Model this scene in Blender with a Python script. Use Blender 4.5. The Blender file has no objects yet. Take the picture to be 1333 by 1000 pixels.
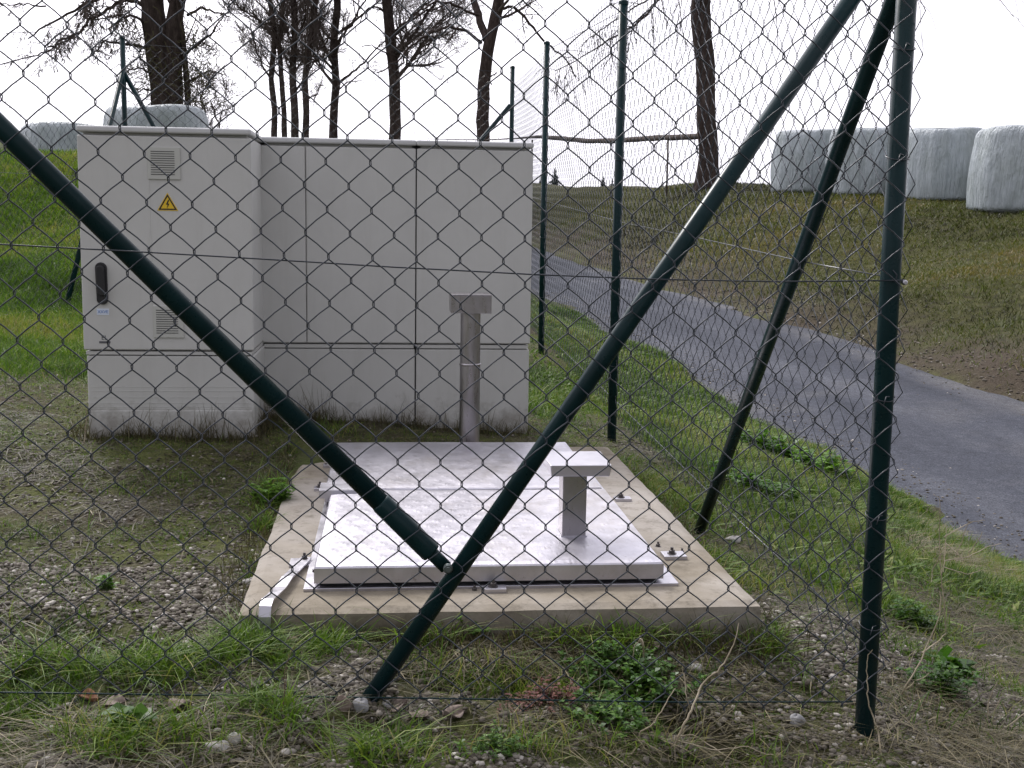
import bpy, math, random
import numpy as np
from mathutils import Matrix, Vector
random.seed(7); RNG = np.random.default_rng(7)
S = bpy.context.scene
C = S.collection

# ------------------------------------------------------------------ camera
CZ = 0.90                                     # camera height above the foot of the corner post
F, CX, CY = 1550.0, 666.5, 500.0
RM = np.array([[0.99493269, 0.00180126, 0.10052709],
               [-0.09936318, -0.13512095, 0.98583431],
               [0.01535906, -0.99082747, -0.13425727]])     # columns: right, down, forward
cam = bpy.data.cameras.new('camera'); cam_o = bpy.data.objects.new('camera', cam); C.objects.link(cam_o)
m = Matrix.Identity(4)
for r in range(3):
    m[r][0] = RM[r, 0]; m[r][1] = -RM[r, 1]; m[r][2] = -RM[r, 2]
m[2][3] = CZ
cam_o.matrix_world = m
cam.sensor_width = 36; cam.lens = F / 1333 * 36; cam.clip_start = 0.05; cam.clip_end = 2000
cam.dof.use_dof = False
S.camera = cam_o

# ------------------------------------------------------------------ world and sun
w = bpy.data.worlds.new('World'); S.world = w; w.use_nodes = True
nt = w.node_tree; nt.nodes.clear()
SUN_EL, SUN_AZ = 44, -24                      # azimuth from +Y, negative = to the left
sky = nt.nodes.new('ShaderNodeTexSky'); sky.sky_type = 'NISHITA'; sky.sun_disc = False
sky.sun_elevation = math.radians(SUN_EL); sky.sun_rotation = math.radians(SUN_AZ)
sky.air_density = 1.0; sky.dust_density = 6.0; sky.ozone_density = 1.0
hs = nt.nodes.new('ShaderNodeHueSaturation'); hs.inputs['Saturation'].default_value = 0.14
nt.links.new(sky.outputs[0], hs.inputs['Color'])
tc = nt.nodes.new('ShaderNodeTexCoord'); mp = nt.nodes.new('ShaderNodeMapping'); mp.inputs['Scale'].default_value = (1, 1, 3)
nz = nt.nodes.new('ShaderNodeTexNoise'); nz.inputs['Scale'].default_value = 1.6; nz.inputs['Detail'].default_value = 5
nt.links.new(tc.outputs['Generated'], mp.inputs[0]); nt.links.new(mp.outputs[0], nz.inputs['Vector'])
rp = nt.nodes.new('ShaderNodeValToRGB'); rp.color_ramp.elements[0].position = .3; rp.color_ramp.elements[1].position = .7
rp.color_ramp.elements[0].color = (.80, .80, .86, 1); rp.color_ramp.elements[1].color = (1.08, 1.06, 1.10, 1)
nt.links.new(nz.outputs['Fac'], rp.inputs[0])
mx = nt.nodes.new('ShaderNodeMix'); mx.data_type = 'RGBA'; mx.blend_type = 'MULTIPLY'; mx.inputs[0].default_value = 1
nt.links.new(hs.outputs[0], mx.inputs[6]); nt.links.new(rp.outputs[0], mx.inputs[7])
bg = nt.nodes.new('ShaderNodeBackground'); bg.inputs['Strength'].default_value = 0.15
wh = nt.nodes.new('ShaderNodeMix'); wh.data_type = 'RGBA'; wh.inputs[0].default_value = .62; wh.inputs[7].default_value = (9.4, 9.2, 9.9, 1)
dt = nt.nodes.new('ShaderNodeVectorMath'); dt.operation = 'DOT_PRODUCT'; nt.links.new(tc.outputs['Generated'], dt.inputs[0])
dt.inputs[1].default_value = (math.sin(math.radians(SUN_AZ)) * .9, math.cos(math.radians(SUN_AZ)) * .9, .42)
mr = nt.nodes.new('ShaderNodeMapRange'); mr.interpolation_type = 'SMOOTHSTEP'; nt.links.new(dt.outputs['Value'], mr.inputs[0])
for i_, v_ in enumerate((-.6, .75, .38, 1.04)): mr.inputs[i_ + 1].default_value = v_
vs_ = nt.nodes.new('ShaderNodeVectorMath'); vs_.operation = 'SCALE'; vs_.inputs[0].default_value = (9.6, 9.4, 10.4); nt.links.new(mr.outputs[0], vs_.inputs['Scale'])
nt.links.new(vs_.outputs[0], wh.inputs[7])
nt.links.new(mx.outputs[2], wh.inputs[6]); nt.links.new(wh.outputs[2], bg.inputs[0])      # a veil of bright even cloud over the clear sky
wo = nt.nodes.new('ShaderNodeOutputWorld'); nt.links.new(bg.outputs[0], wo.inputs[0])

sl = bpy.data.lights.new('sun', 'SUN'); sl.energy = 1.9; sl.angle = math.radians(14); sl.color = (1, .96, .92)
so = bpy.data.objects.new('sun', sl); C.objects.link(so)
e, a = math.radians(SUN_EL), math.radians(SUN_AZ)
sd = Vector((math.sin(a) * math.cos(e), math.cos(a) * math.cos(e), math.sin(e)))
so.rotation_euler = sd.to_track_quat('Z', 'Y').to_euler(); so.location = (-3, 5, 12)
S.view_settings.view_transform = 'Standard'; S.view_settings.look = 'None'
S.view_settings.exposure = 0.40; S.view_settings.gamma = 1

# ------------------------------------------------------------------ helpers
def ray(px, py): return RM @ np.array([(px - CX) / F, (py - CY) / F, 1.0])
def W(px, py, Y=None, z=None):                # pixel of the photograph -> point of the place (camera height added)
    d = ray(px, py); s = Y / d[1] if Y is not None else z / d[2]
    p = d * s; return np.array([p[0], p[1], p[2] + CZ])

class MB:
    def __init__(s): s.v = []; s.f = []; s.n = 0
    def add(s, V, Fc):
        V = np.asarray(V, float); s.v.append(V)
        s.f += [tuple(i + s.n for i in f) for f in Fc]; s.n += len(V); return s
    def box(s, x0, x1, y0, y1, z0, z1):
        V = [(x, y, z) for z in (z0, z1) for y in (y0, y1) for x in (x0, x1)]
        return s.add(V, [(0, 2, 3, 1), (4, 5, 7, 6), (0, 1, 5, 4), (2, 6, 7, 3), (0, 4, 6, 2), (1, 3, 7, 5)])
    def tube(s, P, r, n=8, caps=True):
        P = np.asarray(P, float); k = len(P); r = np.broadcast_to(np.asarray(r, float), (k,))
        T = np.gradient(P, axis=0); T /= np.linalg.norm(T, axis=1)[:, None] + 1e-12
        up = np.array([0, 0, 1.]) if abs(T[0, 2]) < .9 else np.array([1., 0, 0])
        V = []; a_ = None
        ang = np.arange(n) * 2 * math.pi / n
        for i in range(k):
            if a_ is None: a_ = np.cross(T[i], up)
            else: a_ = a_ - T[i] * (a_ @ T[i])
            a_ = a_ / (np.linalg.norm(a_) + 1e-12); b_ = np.cross(T[i], a_)
            V.append(P[i] + r[i] * (np.cos(ang)[:, None] * a_ + np.sin(ang)[:, None] * b_))
        V = np.concatenate(V); Fc = []
        for i in range(k - 1):
            for j in range(n):
                j2 = (j + 1) % n; Fc.append((i * n + j, i * n + j2, (i + 1) * n + j2, (i + 1) * n + j))
        if caps: Fc.append(tuple(range(n - 1, -1, -1))); Fc.append(tuple((k - 1) * n + j for j in range(n)))
        return s.add(V, Fc)
    def lathe(s, c, prof, n=24, axis='z'):
        V = []
        for (r, h) in prof:
            for j in range(n):
                t = 2 * math.pi * j / n; q = (r * math.cos(t), r * math.sin(t), h)
                if axis == 'y': q = (q[0], q[2], q[1])
                V.append((c[0] + q[0], c[1] + q[1], c[2] + q[2]))
        k = len(prof); Fc = [(i * n + j, i * n + (j + 1) % n, (i + 1) * n + (j + 1) % n, (i + 1) * n + j) for i in range(k - 1) for j in range(n)]
        Fc.append(tuple(range(n - 1, -1, -1))); Fc.append(tuple((k - 1) * n + j for j in range(n)))
        return s.add(V, Fc)
    def mesh(s, name, off=(0, 0, 0)):
        me = bpy.data.meshes.new(name); V = np.concatenate(s.v) - np.array(off)
        me.from_pydata(V.tolist(), [], s.f); me.update(); return me

def loc_of(o):
    return np.array(o.location) if o.parent is None else loc_of(o.parent)
def build(name, mb, mat, parent=None, smooth=False, bevel=0, seg=2):
    off = loc_of(parent) if parent else (0, 0, 0)
    me = mb.mesh(name, off) if isinstance(mb, MB) else mb
    if mat: me.materials.append(mat)
    if smooth: me.polygons.foreach_set('use_smooth', [True] * len(me.polygons))
    o = bpy.data.objects.new(name, me); C.objects.link(o)
    if parent: o.parent = parent
    if bevel:
        b = o.modifiers.new('bevel', 'BEVEL'); b.width = bevel; b.segments = seg; b.limit_method = 'ANGLE'; b.angle_limit = math.radians(40)
    return o
def empty(name, loc, label, cat, group=None):
    o = bpy.data.objects.new(name, None); o.location = loc; o.empty_display_size = .1; C.objects.link(o)
    return tag(o, label, cat, group)
def tag(o, label=None, cat=None, group=None, kind=None):
    if label: o['label'] = label
    if cat: o['category'] = cat
    if group: o['group'] = group
    if kind: o['kind'] = kind
    return o
def origin(o, p):                              # move a top-level mesh's origin to its base
    p = Vector(p); o.data.transform(Matrix.Translation(-p)); o.location = p; return o
def soup(name, V, tri=None, quad=None, tint=None, mat=None):   # big numpy mesh of triangles / quads
    me = bpy.data.meshes.new(name); V = np.asarray(V, np.float32)
    me.vertices.add(len(V)); me.vertices.foreach_set('co', V.ravel())
    L = []; st = []; tot = []; c = 0
    if quad is not None and len(quad):
        L.append(np.asarray(quad, np.int32).ravel()); st.append(np.arange(len(quad)) * 4); tot.append(np.full(len(quad), 4)); c = len(quad) * 4
    if tri is not None and len(tri):
        L.append(np.asarray(tri, np.int32).ravel()); st.append(c + np.arange(len(tri)) * 3); tot.append(np.full(len(tri), 3))
    L = np.concatenate(L); st = np.concatenate(st); tot = np.concatenate(tot)
    me.loops.add(len(L)); me.loops.foreach_set('vertex_index', L.astype(np.int32))
    me.polygons.add(len(st)); me.polygons.foreach_set('loop_start', st.astype(np.int32)); me.polygons.foreach_set('loop_total', tot.astype(np.int32))
    if tint is not None:
        at = me.attributes.new('tint', 'FLOAT', 'POINT'); at.data.foreach_set('value', np.asarray(tint, np.float32))
    me.update(calc_edges=True)
    if mat: me.materials.append(mat)
    return me

# ---- value noise in 2D for terrain and masks
_perm = RNG.random((256, 256))
def vnoise(x, y, sc):
    x = np.asarray(x, float) * sc + 100.3; y = np.asarray(y, float) * sc + 57.7
    xi = np.floor(x).astype(int); yi = np.floor(y).astype(int); fx = x - xi; fy = y - yi
    fx = fx * fx * (3 - 2 * fx); fy = fy * fy * (3 - 2 * fy)
    g = lambda a_, b_: _perm[a_ % 256, b_ % 256]
    return (g(xi, yi) * (1 - fx) + g(xi + 1, yi) * fx) * (1 - fy) + (g(xi, yi + 1) * (1 - fx) + g(xi + 1, yi + 1) * fx) * fy
def fbm(x, y, sc, o=4):
    s_ = 0; a_ = .5; t = 0
    for i in range(o): s_ = s_ + a_ * vnoise(x + i * 7.1, y - i * 3.3, sc * 2 ** i); t += a_; a_ *= .5
    return s_ / t
def sstep(a_, b_, x): t = np.clip((x - a_) / (b_ - a_), 0, 1); return t * t * (3 - 2 * t)

# ------------------------------------------------------------------ materials
def mat(name, col=(.5, .5, .5), rough=.6, metal=0, spec=.5):
    m_ = bpy.data.materials.new(name); m_.use_nodes = True
    b = m_.node_tree.nodes['Principled BSDF']; b.inputs['Base Color'].default_value = (*col, 1)
    b.inputs['Roughness'].default_value = rough; b.inputs['Metallic'].default_value = metal; b.inputs['Specular IOR Level'].default_value = spec
    return m_, m_.node_tree, b
def N(t, k, **kw):
    n = t.nodes.new(k)
    for a_, v in kw.items():
        if a_ in n.inputs: n.inputs[a_].default_value = v
        else: setattr(n, a_, v)
    return n
def noise(t, sc, det=4, rough=.6, vec=None, dim=None):
    n = N(t, 'ShaderNodeTexNoise'); n.inputs['Scale'].default_value = sc; n.inputs['Detail'].default_value = det; n.inputs['Roughness'].default_value = rough
    if vec is not None: t.links.new(vec, n.inputs['Vector'])
    return n.outputs['Fac']
def ramp(t, fac, stops):
    r = N(t, 'ShaderNodeValToRGB'); e_ = r.color_ramp.elements
    while len(e_) < len(stops): e_.new(.5)
    for i, (p, c) in enumerate(stops): e_[i].position = p; e_[i].color = (*c, 1) if len(c) == 3 else c
    t.links.new(fac, r.inputs[0]); return r.outputs[0]
def mixc(t, fac, a_, b_, mode='MIX'):
    n = N(t, 'ShaderNodeMix'); n.data_type = 'RGBA'; n.blend_type = mode
    for s_, v in ((0, fac), (6, a_), (7, b_)):
        if hasattr(v, 'links') or isinstance(v, bpy.types.NodeSocket): t.links.new(v, n.inputs[s_])
        else: n.inputs[s_].default_value = v if s_ == 0 else ((*v, 1) if len(v) == 3 else v)
    return n.outputs[2]
def math_(t, op, a_, b_=0.0):
    n = N(t, 'ShaderNodeMath'); n.operation = op
    for i, v in enumerate((a_, b_)):
        if isinstance(v, bpy.types.NodeSocket): t.links.new(v, n.inputs[i])
        else: n.inputs[i].default_value = v
    return n.outputs[0]
def bump(t, b, h, s_=.3, d=.01):
    n = N(t, 'ShaderNodeBump'); n.inputs['Strength'].default_value = s_; n.inputs['Distance'].default_value = d
    t.links.new(h, n.inputs['Height']); t.links.new(n.outputs[0], b.inputs['Normal'])
def obj_vec(t, scale=(1, 1, 1)):
    c = N(t, 'ShaderNodeTexCoord'); mp_ = N(t, 'ShaderNodeMapping'); mp_.inputs['Scale'].default_value = scale
    t.links.new(c.outputs['Object'], mp_.inputs[0]); return mp_.outputs[0]
def attr(t, n_): a_ = N(t, 'ShaderNodeAttribute'); a_.attribute_name = n_; return a_.outputs['Fac']
def voro(t, sc, vec, out='Distance', feat='F1'):
    v = N(t, 'ShaderNodeTexVoronoi'); v.feature = feat; v.inputs['Scale'].default_value = sc; t.links.new(vec, v.inputs['Vector']); return v.outputs[out]

M = {}
# green plastic coated steel
m_, t, b = mat('green_coated_steel', (.010, .034, .036), .30, 0, .16)
v = obj_vec(t); c = ramp(t, noise(t, 9, 5, .6, v), [(.3, (.004, .017, .019)), (.7, (.008, .030, .034))])
t.links.new(c, b.inputs['Base Color']); r = ramp(t, noise(t, 30, 4, .6, v), [(.3, (.22,) * 3), (.75, (.38,) * 3)]); t.links.new(r, b.inputs['Roughness'])
bump(t, b, noise(t, 60, 3, .5, v), .08, .002); M['green'] = m_
m_, t, b = mat('dark_coated_wire', (.018, .025, .036), .30, 0, .6); M['wire'] = m_
m_, t, b = mat('galvanised_wire', (.12, .14, .14), .45, .6); M['gwire'] = m_
# bright aluminium with a pressed pattern
m_, t, b = mat('tread_plate', (.80, .79, .84), .42, 1.0)
v = obj_vec(t); co = N(t, 'ShaderNodeTexCoord'); bm_ = 0.0
for rot_ in (.78, -.78):
    mq = N(t, 'ShaderNodeMapping'); mq.inputs['Rotation'].default_value = (0, 0, rot_); mq.inputs['Scale'].default_value = (1, .42, 1); mq.inputs['Location'].default_value = (.013 * rot_, .02 * rot_, 0); t.links.new(co.outputs['Object'], mq.inputs[0])
    vq = N(t, 'ShaderNodeTexVoronoi'); vq.voronoi_dimensions = '2D'; vq.inputs['Scale'].default_value = 34; vq.inputs['Randomness'].default_value = 0; t.links.new(mq.outputs[0], vq.inputs['Vector'])
    q_ = math_(t, 'MAXIMUM', math_(t, 'SUBTRACT', .26, vq.outputs['Distance']), 0.0); bm_ = q_ if isinstance(bm_, float) else math_(t, 'MAXIMUM', bm_, q_)
h = math_(t, 'ADD', math_(t, 'MULTIPLY', bm_, 3.0), math_(t, 'MULTIPLY', noise(t, 14, 4, .6, v), .9)); bump(t, b, h, .24, .003)
c = ramp(t, noise(t, 7, 6, .65, v), [(.3, (.44, .43, .47)), (.7, (.64, .625, .68))])
c = mixc(t, ramp(t, noise(t, 4.5, 8, .72, obj_vec(t, (1, .7, 1))), [(.50, (0,) * 3), (.70, (.62,) * 3)]), c, (.34, .31, .28)); c = mixc(t, ramp(t, noise(t, 34, 6, .8, v), [(.60, (0,) * 3), (.70, (.7,) * 3)]), c, (.22, .19, .16))
t.links.new(c, b.inputs['Base Color'])
r = ramp(t, noise(t, 18, 5, .7, v), [(.3, (.36,) * 3), (.75, (.50,) * 3)]); t.links.new(r, b.inputs['Roughness']); M['plate'] = m_
m_, t, b = mat('aluminium', (.52, .51, .55), .36, 1)
v = obj_vec(t); r = ramp(t, noise(t, 25, 5, .7, v), [(.3, (.28,) * 3), (.75, (.48,) * 3)]); t.links.new(r, b.inputs['Roughness']); bump(t, b, noise(t, 40, 3, .5, v), .1, .002); M['alu'] = m_
m_, t, b = mat('stainless_steel', (.58, .54, .56), .30, 1)
v = obj_vec(t, (1, 1, .15)); r = ramp(t, noise(t, 60, 5, .7, v), [(.3, (.24,) * 3), (.75, (.42,) * 3)]); t.links.new(r, b.inputs['Roughness'])
c = ramp(t, noise(t, 8, 5, .6, obj_vec(t)), [(.3, (.30, .285, .29)), (.7, (.45, .43, .45))]); t.links.new(c, b.inputs['Base Color']); M['steel'] = m_
m_, t, b = mat('bolt_metal', (.10, .09, .09), .5, .7); M['bolt'] = m_
m_, t, b = mat('lid_gap_shade', (.012, .012, .013), .7); M['gapshade'] = m_
# cabinet plastic
def cab(name, base, dirt):
    m_, t, b = mat(name, base, .55, 0, .35)
    v = obj_vec(t); n1 = noise(t, 2.2, 6, .7, v); n2 = noise(t, 5, 6, .7, obj_vec(t, (6, 6, .5)))
    c = mixc(t, ramp(t, n2, [(.50, (0, 0, 0)), (.80, (.38,) * 3)]), base, tuple(x * q for x, q in zip(base, (.80, .79, .75))))
    c = mixc(t, ramp(t, n1, [(.35, (0, 0, 0)), (.72, (.8,) * 3)]), c, tuple(x * .84 for x in base))
    if dirt:
        n3 = noise(t, 14, 6, .75, v); sep = N(t, 'ShaderNodeSeparateXYZ'); co = N(t, 'ShaderNodeTexCoord'); t.links.new(co.outputs['Object'], sep.inputs[0])
        k = math_(t, 'MULTIPLY', ramp(t, math_(t, 'ADD', math_(t, 'MULTIPLY', sep.outputs['Z'], -4.5), math_(t, 'MULTIPLY', n3, 1.9)), [(.45, (0, 0, 0)), (1.2, (1, 1, 1))]), .6)
        c = mixc(t, k, c, (.17, .15, .12))
    t.links.new(c, b.inputs['Base Color']); bump(t, b, noise(t, 220, 2, .5, v), .12, .001); return m_
M['cab'] = cab('cabinet_plastic', (.56, .56, .54), False)
M['plinth'] = cab('plinth_plastic', (.54, .54, .52), True)
M['roof'] = cab('cabinet_roof_plastic', (.58, .585, .59), False)
m_, t, b = mat('vent_plastic', (.48, .485, .45), .6); M['vent'] = m_
m_, t, b = mat('dark_slot', (.03, .03, .032), .8); M['slot'] = m_
m_, t, b = mat('black_plastic', (.014, .014, .016), .45); M['black'] = m_
m_, t, b = mat('yellow_sticker', (.75, .50, .02), .4); M['yellow'] = m_
m_, t, b = mat('pale_sticker', (.62, .68, .78), .4); M['pale'] = m_
m_, t, b = mat('blue_ink', (.05, .16, .45), .5); M['blue'] = m_
m_, t, b = mat('grey_ink', (.09, .09, .10), .6); M['ink'] = m_
# concrete
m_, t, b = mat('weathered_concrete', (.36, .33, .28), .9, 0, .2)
v = obj_vec(t); n1 = noise(t, 3.5, 7, .7, v); n2 = noise(t, 60, 4, .6, v)
c = ramp(t, n1, [(.28, (.13, .112, .082)), (.5, (.235, .205, .158)), (.72, (.34, .31, .265))])
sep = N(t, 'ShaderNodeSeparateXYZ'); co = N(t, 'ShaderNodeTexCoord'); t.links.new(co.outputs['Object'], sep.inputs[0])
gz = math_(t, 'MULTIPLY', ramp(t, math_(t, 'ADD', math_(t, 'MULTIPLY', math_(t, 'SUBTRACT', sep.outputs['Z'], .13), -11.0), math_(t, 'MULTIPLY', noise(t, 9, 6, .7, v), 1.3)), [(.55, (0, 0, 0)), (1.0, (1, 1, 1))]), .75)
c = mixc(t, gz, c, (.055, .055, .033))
c = mixc(t, ramp(t, noise(t, 1.3, 5, .6, v), [(.42, (0,) * 3), (.62, (.6,) * 3)]), c, (.40, .375, .35)); c = mixc(t, ramp(t, noise(t, 22, 6, .75, v), [(.52, (0,) * 3), (.66, (.55,) * 3)]), c, (.11, .095, .07))
sp = ramp(t, voro(t, 38, v), [(.0, (.35,) * 3), (.11, (1,) * 3)]); c = mixc(t, ramp(t, n2, [(.5, (0,) * 3), (.62, (.8,) * 3)]), c, mixc(t, 1.0, c, sp, 'MULTIPLY'))
t.links.new(c, b.inputs['Base Color']); bump(t, b, math_(t, 'ADD', n2, math_(t, 'MULTIPLY', n1, 2)), .35, .004); M['concrete'] = m_
# ground
m_, t, b = mat('soil_and_turf', (.2, .18, .15), .95, 0, .15)
v = obj_vec(t); big = noise(t, 1.7, 6, .7, v); fine = noise(t, 45, 6, .75, v)
peb = N(t, 'ShaderNodeTexVoronoi'); peb.inputs['Scale'].default_value = 70; peb.inputs['Randomness'].default_value = 1; t.links.new(v, peb.inputs['Vector'])
pc = ramp(t, peb.outputs['Color'], [(.1, (.045, .037, .024)), (.5, (.090, .077, .054)), (.9, (.19, .168, .135))])
soil = ramp(t, fine, [(.3, (.034, .027, .017)), (.7, (.105, .088, .056))])
g1 = mixc(t, ramp(t, peb.outputs['Distance'], [(.25, (1,) * 3), (.55, (0,) * 3)]), soil, pc)
g1 = mixc(t, ramp(t, big, [(.40, (0,) * 3), (.62, (1,) * 3)]), g1, mixc(t, .35, soil, pc))
moss = ramp(t, fine, [(.3, (.040, .050, .012)), (.7, (.125, .140, .040))]); g1 = mixc(t, ramp(t, noise(t, 2.6, 7, .7, obj_vec(t, (1, 1.3, 1))), [(.40, (0,) * 3), (.56, (.85,) * 3)]), g1, moss)
turf = ramp(t, fine, [(.3, (.030, .042, .012)), (.7, (.080, .105, .028))])
bank = ramp(t, noise(t, 9, 7, .75, v), [(.28, (.026, .024, .010)), (.5, (.056, .058, .018)), (.72, (.100, .096, .036))])
c = mixc(t, attr(t, 'green'), g1, turf); c = mixc(t, attr(t, 'bank'), c, bank); c = mixc(t, ramp(t, noise(t, 4.2, 7, .75, v), [(.54, (0,) * 3), (.64, (.75,) * 3)]), c, ramp(t, fine, [(.3, (.018, .014, .009)), (.7, (.060, .050, .032))]))
c = mixc(t, attr(t, 'mud'), c, ramp(t, fine, [(.3, (.035, .026, .018)), (.7, (.10, .08, .058))]))
t.links.new(c, b.inputs['Base Color']); bump(t, b, math_(t, 'ADD', fine, math_(t, 'MULTIPLY', peb.outputs['Distance'], -.6)), .8, .02); M['ground'] = m_
# road
m_, t, b = mat('worn_asphalt', (.12, .12, .13), .92, 0, .15)
v = obj_vec(t); n1 = noise(t, .9, 6, .65, obj_vec(t, (1.6, .35, 1))); n2 = noise(t, 110, 4, .75, v)
c = ramp(t, n1, [(.3, (.038, .042, .054)), (.52, (.060, .065, .081)), (.72, (.098, .103, .120))])
c = mixc(t, attr(t, 'dust'), c, ramp(t, noise(t, 40, 5, .7, v), [(.3, (.085, .086, .092)), (.7, (.15, .148, .15))]))
c = mixc(t, .8, c, mixc(t, 1.0, c, ramp(t, n2, [(.35, (.45,) * 3), (.5, (1,) * 3), (.68, (1.9,) * 3)]), 'MULTIPLY'))
c = mixc(t, .7, c, mixc(t, 1.0, c, ramp(t, noise(t, 16, 9, .85, v), [(.35, (.6,) * 3), (.65, (1.4,) * 3)]), 'MULTIPLY'))
ck = voro(t, 1.1, obj_vec(t, (1, .6, 1)), 'Distance', 'DISTANCE_TO_EDGE'); c = mixc(t, math_(t, 'MULTIPLY', ramp(t, math_(t, 'ADD', ck, math_(t, 'MULTIPLY', noise(t, 9, 5, .7, v), .03)), [(.016, (1,) * 3), (.024, (0,) * 3)]), .0), c, (.03, .03, .035))
t.links.new(c, b.inputs['Base Color']); bump(t, b, n2, .8, .008); M['road'] = m_
# leafy things, tinted per blade
def leaf(name, stops, trans=.3, rough=.55):
    m_, t, b = mat(name, (.1, .1, .1), rough, 0, .3)
    c = ramp(t, attr(t, 'tint'), stops); t.links.new(c, b.inputs['Base Color'])
    tr = N(t, 'ShaderNodeBsdfTranslucent'); t.links.new(mixc(t, 1.0, c, (1.3, 1.5, .7), 'MULTIPLY'), tr.inputs['Color'])
    ms = N(t, 'ShaderNodeMixShader'); ms.inputs[0].default_value = trans
    t.links.new(b.outputs[0], ms.inputs[1]); t.links.new(tr.outputs[0], ms.inputs[2])
    t.links.new(ms.outputs[0], t.nodes['Material Output'].inputs['Surface']); return m_
M['grass'] = leaf('green_grass', [(0, (.018, .030, .007)), (.3, (.042, .082, .012)), (.55, (.082, .150, .018)), (.8, (.150, .210, .030)), (1, (.26, .23, .085))])
M['dry'] = leaf('dry_grass', [(0, (.028, .024, .014)), (.35, (.070, .060, .030)), (.65, (.14, .12, .062)), (1, (.32, .27, .17))], .2)
M['bankg'] = leaf('bank_grass', [(0, (.018, .016, .007)), (.25, (.040, .046, .010)), (.5, (.074, .094, .016)), (.75, (.108, .105, .026)), (1, (.19, .145, .06))], .25)
M['weed'] = leaf('weed_leaf', [(0, (.020, .045, .010)), (.5, (.048, .12, .018)), (1, (.13, .24, .03))], .35, .4)
M['red'] = leaf('reddish_stalks', [(0, (.05, .018, .014)), (.5, (.12, .035, .028)), (1, (.20, .09, .06))], .2)
m_, t, b = mat('gravel_stones', (.3, .28, .25), .8, 0, .3)
c = ramp(t, attr(t, 'tint'), [(0, (.040, .033, .024)), (.45, (.095, .082, .063)), (.8, (.19, .170, .142)), (1, (.48, .45, .41))]); t.links.new(c, b.inputs['Base Color'])
M['gravel'] = m_
def stone_mat(name, lo, hi):
    m_, t, b = mat(name, hi, .8, 0, .3); v = obj_vec(t); t.links.new(ramp(t, noise(t, 40, 5, .7, v), [(.3, lo), (.7, hi)]), b.inputs['Base Color']); bump(t, b, noise(t, 80, 4, .6, v), .3, .003); return m_
M['stone_grey'] = stone_mat('grey_stone', (.20, .20, .20), (.33, .33, .34)); M['stone_pale'] = stone_mat('pale_stone', (.30, .29, .27), (.52, .50, .48)); M['stone_brown'] = stone_mat('brown_stone', (.16, .12, .10), (.28, .22, .18))
M['deadleaf'] = stone_mat('dead_leaf', (.13, .10, .085), (.27, .22, .19)); M['rustleaf'] = stone_mat('rusty_leaf', (.14, .06, .03), (.26, .13, .07))
# bark
m_, t, b = mat('rough_bark', (.08, .06, .05), .95, 0, .1)
v = obj_vec(t, (1, 1, .3)); n1 = noise(t, 14, 7, .75, v)
c = ramp(t, n1, [(.3, (.026, .019, .017)), (.55, (.068, .052, .046)), (.75, (.135, .110, .098))]); t.links.new(c, b.inputs['Base Color']); bump(t, b, n1, .9, .06); M['bark'] = m_
m_, t, b = mat('twig_bark', (.105, .085, .078), .9, 0, .1); M['twig'] = m_
m_, t, b = mat('mossy_twig', (.085, .080, .040), .9, 0, .1); M['mosstwig'] = m_
m_, t, b = mat('weathered_wood', (.14, .10, .085), .9, 0, .1); v = obj_vec(t); n1 = noise(t, 12, 6, .7, v)
t.links.new(ramp(t, n1, [(.3, (.06, .05, .044)), (.7, (.17, .145, .13))]), b.inputs['Base Color']); bump(t, b, n1, .7, .03); M['wood'] = m_
m_, t, b = mat('conifer_needles', (.02, .035, .03), .9, 0, .1); M['needle'] = m_
# bale wrap
m_, t, b = mat('pale_bale_wrap', (.5, .54, .55), .42, 0, .5)
v = obj_vec(t, (5, 5, .35)); n1 = noise(t, 3.0, 6, .7, v); n2 = noise(t, 1.6, 6, .65, obj_vec(t, (1.4, 1.4, .7)))
c = ramp(t, n1, [(.3, (.30, .34, .365)), (.5, (.38, .425, .45)), (.75, (.45, .495, .52))]); c = mixc(t, ramp(t, n2, [(.45, (0,) * 3), (.75, (.75,) * 3)]), c, (.19, .225, .20))
t.links.new(c, b.inputs['Base Color']); bump(t, b, math_(t, 'ADD', noise(t, 5, 4, .6, obj_vec(t, (4, 4, .5))), math_(t, 'MULTIPLY', noise(t, 3, 3, .5, obj_vec(t)), .6)), 1.0, .06); M['bale'] = m_

# ------------------------------------------------------------------ the road's line and the terrain
RY = np.array([-12, -4, 4.44, 6, 10.9, 14.3, 20, 27, 31, 35, 39, 43, 48, 60.])
RXL = np.array([3.2, 2.85, 2.37, 2.30, 2.07, 1.93, 1.66, 1.34, 1.0, .2, -1.6, -5, -12, -40])
RW = np.array([2.5, 2.3, 2.2, 2.2, 2.2, 2.2, 2.2, 2.2, 2.3, 2.5, 3., 4.5, 7, 14])
RZ = np.array([-1.6, -1.45, -1.285, -1.25, -1.05, -.96, -.82, -.60, -.35, .1, .7, 1.2, 1.5, 1.8])
def road_at(y): return np.interp(y, RY, RXL), np.interp(y, RY, RW), np.interp(y, RY, RZ) + CZ

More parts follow.
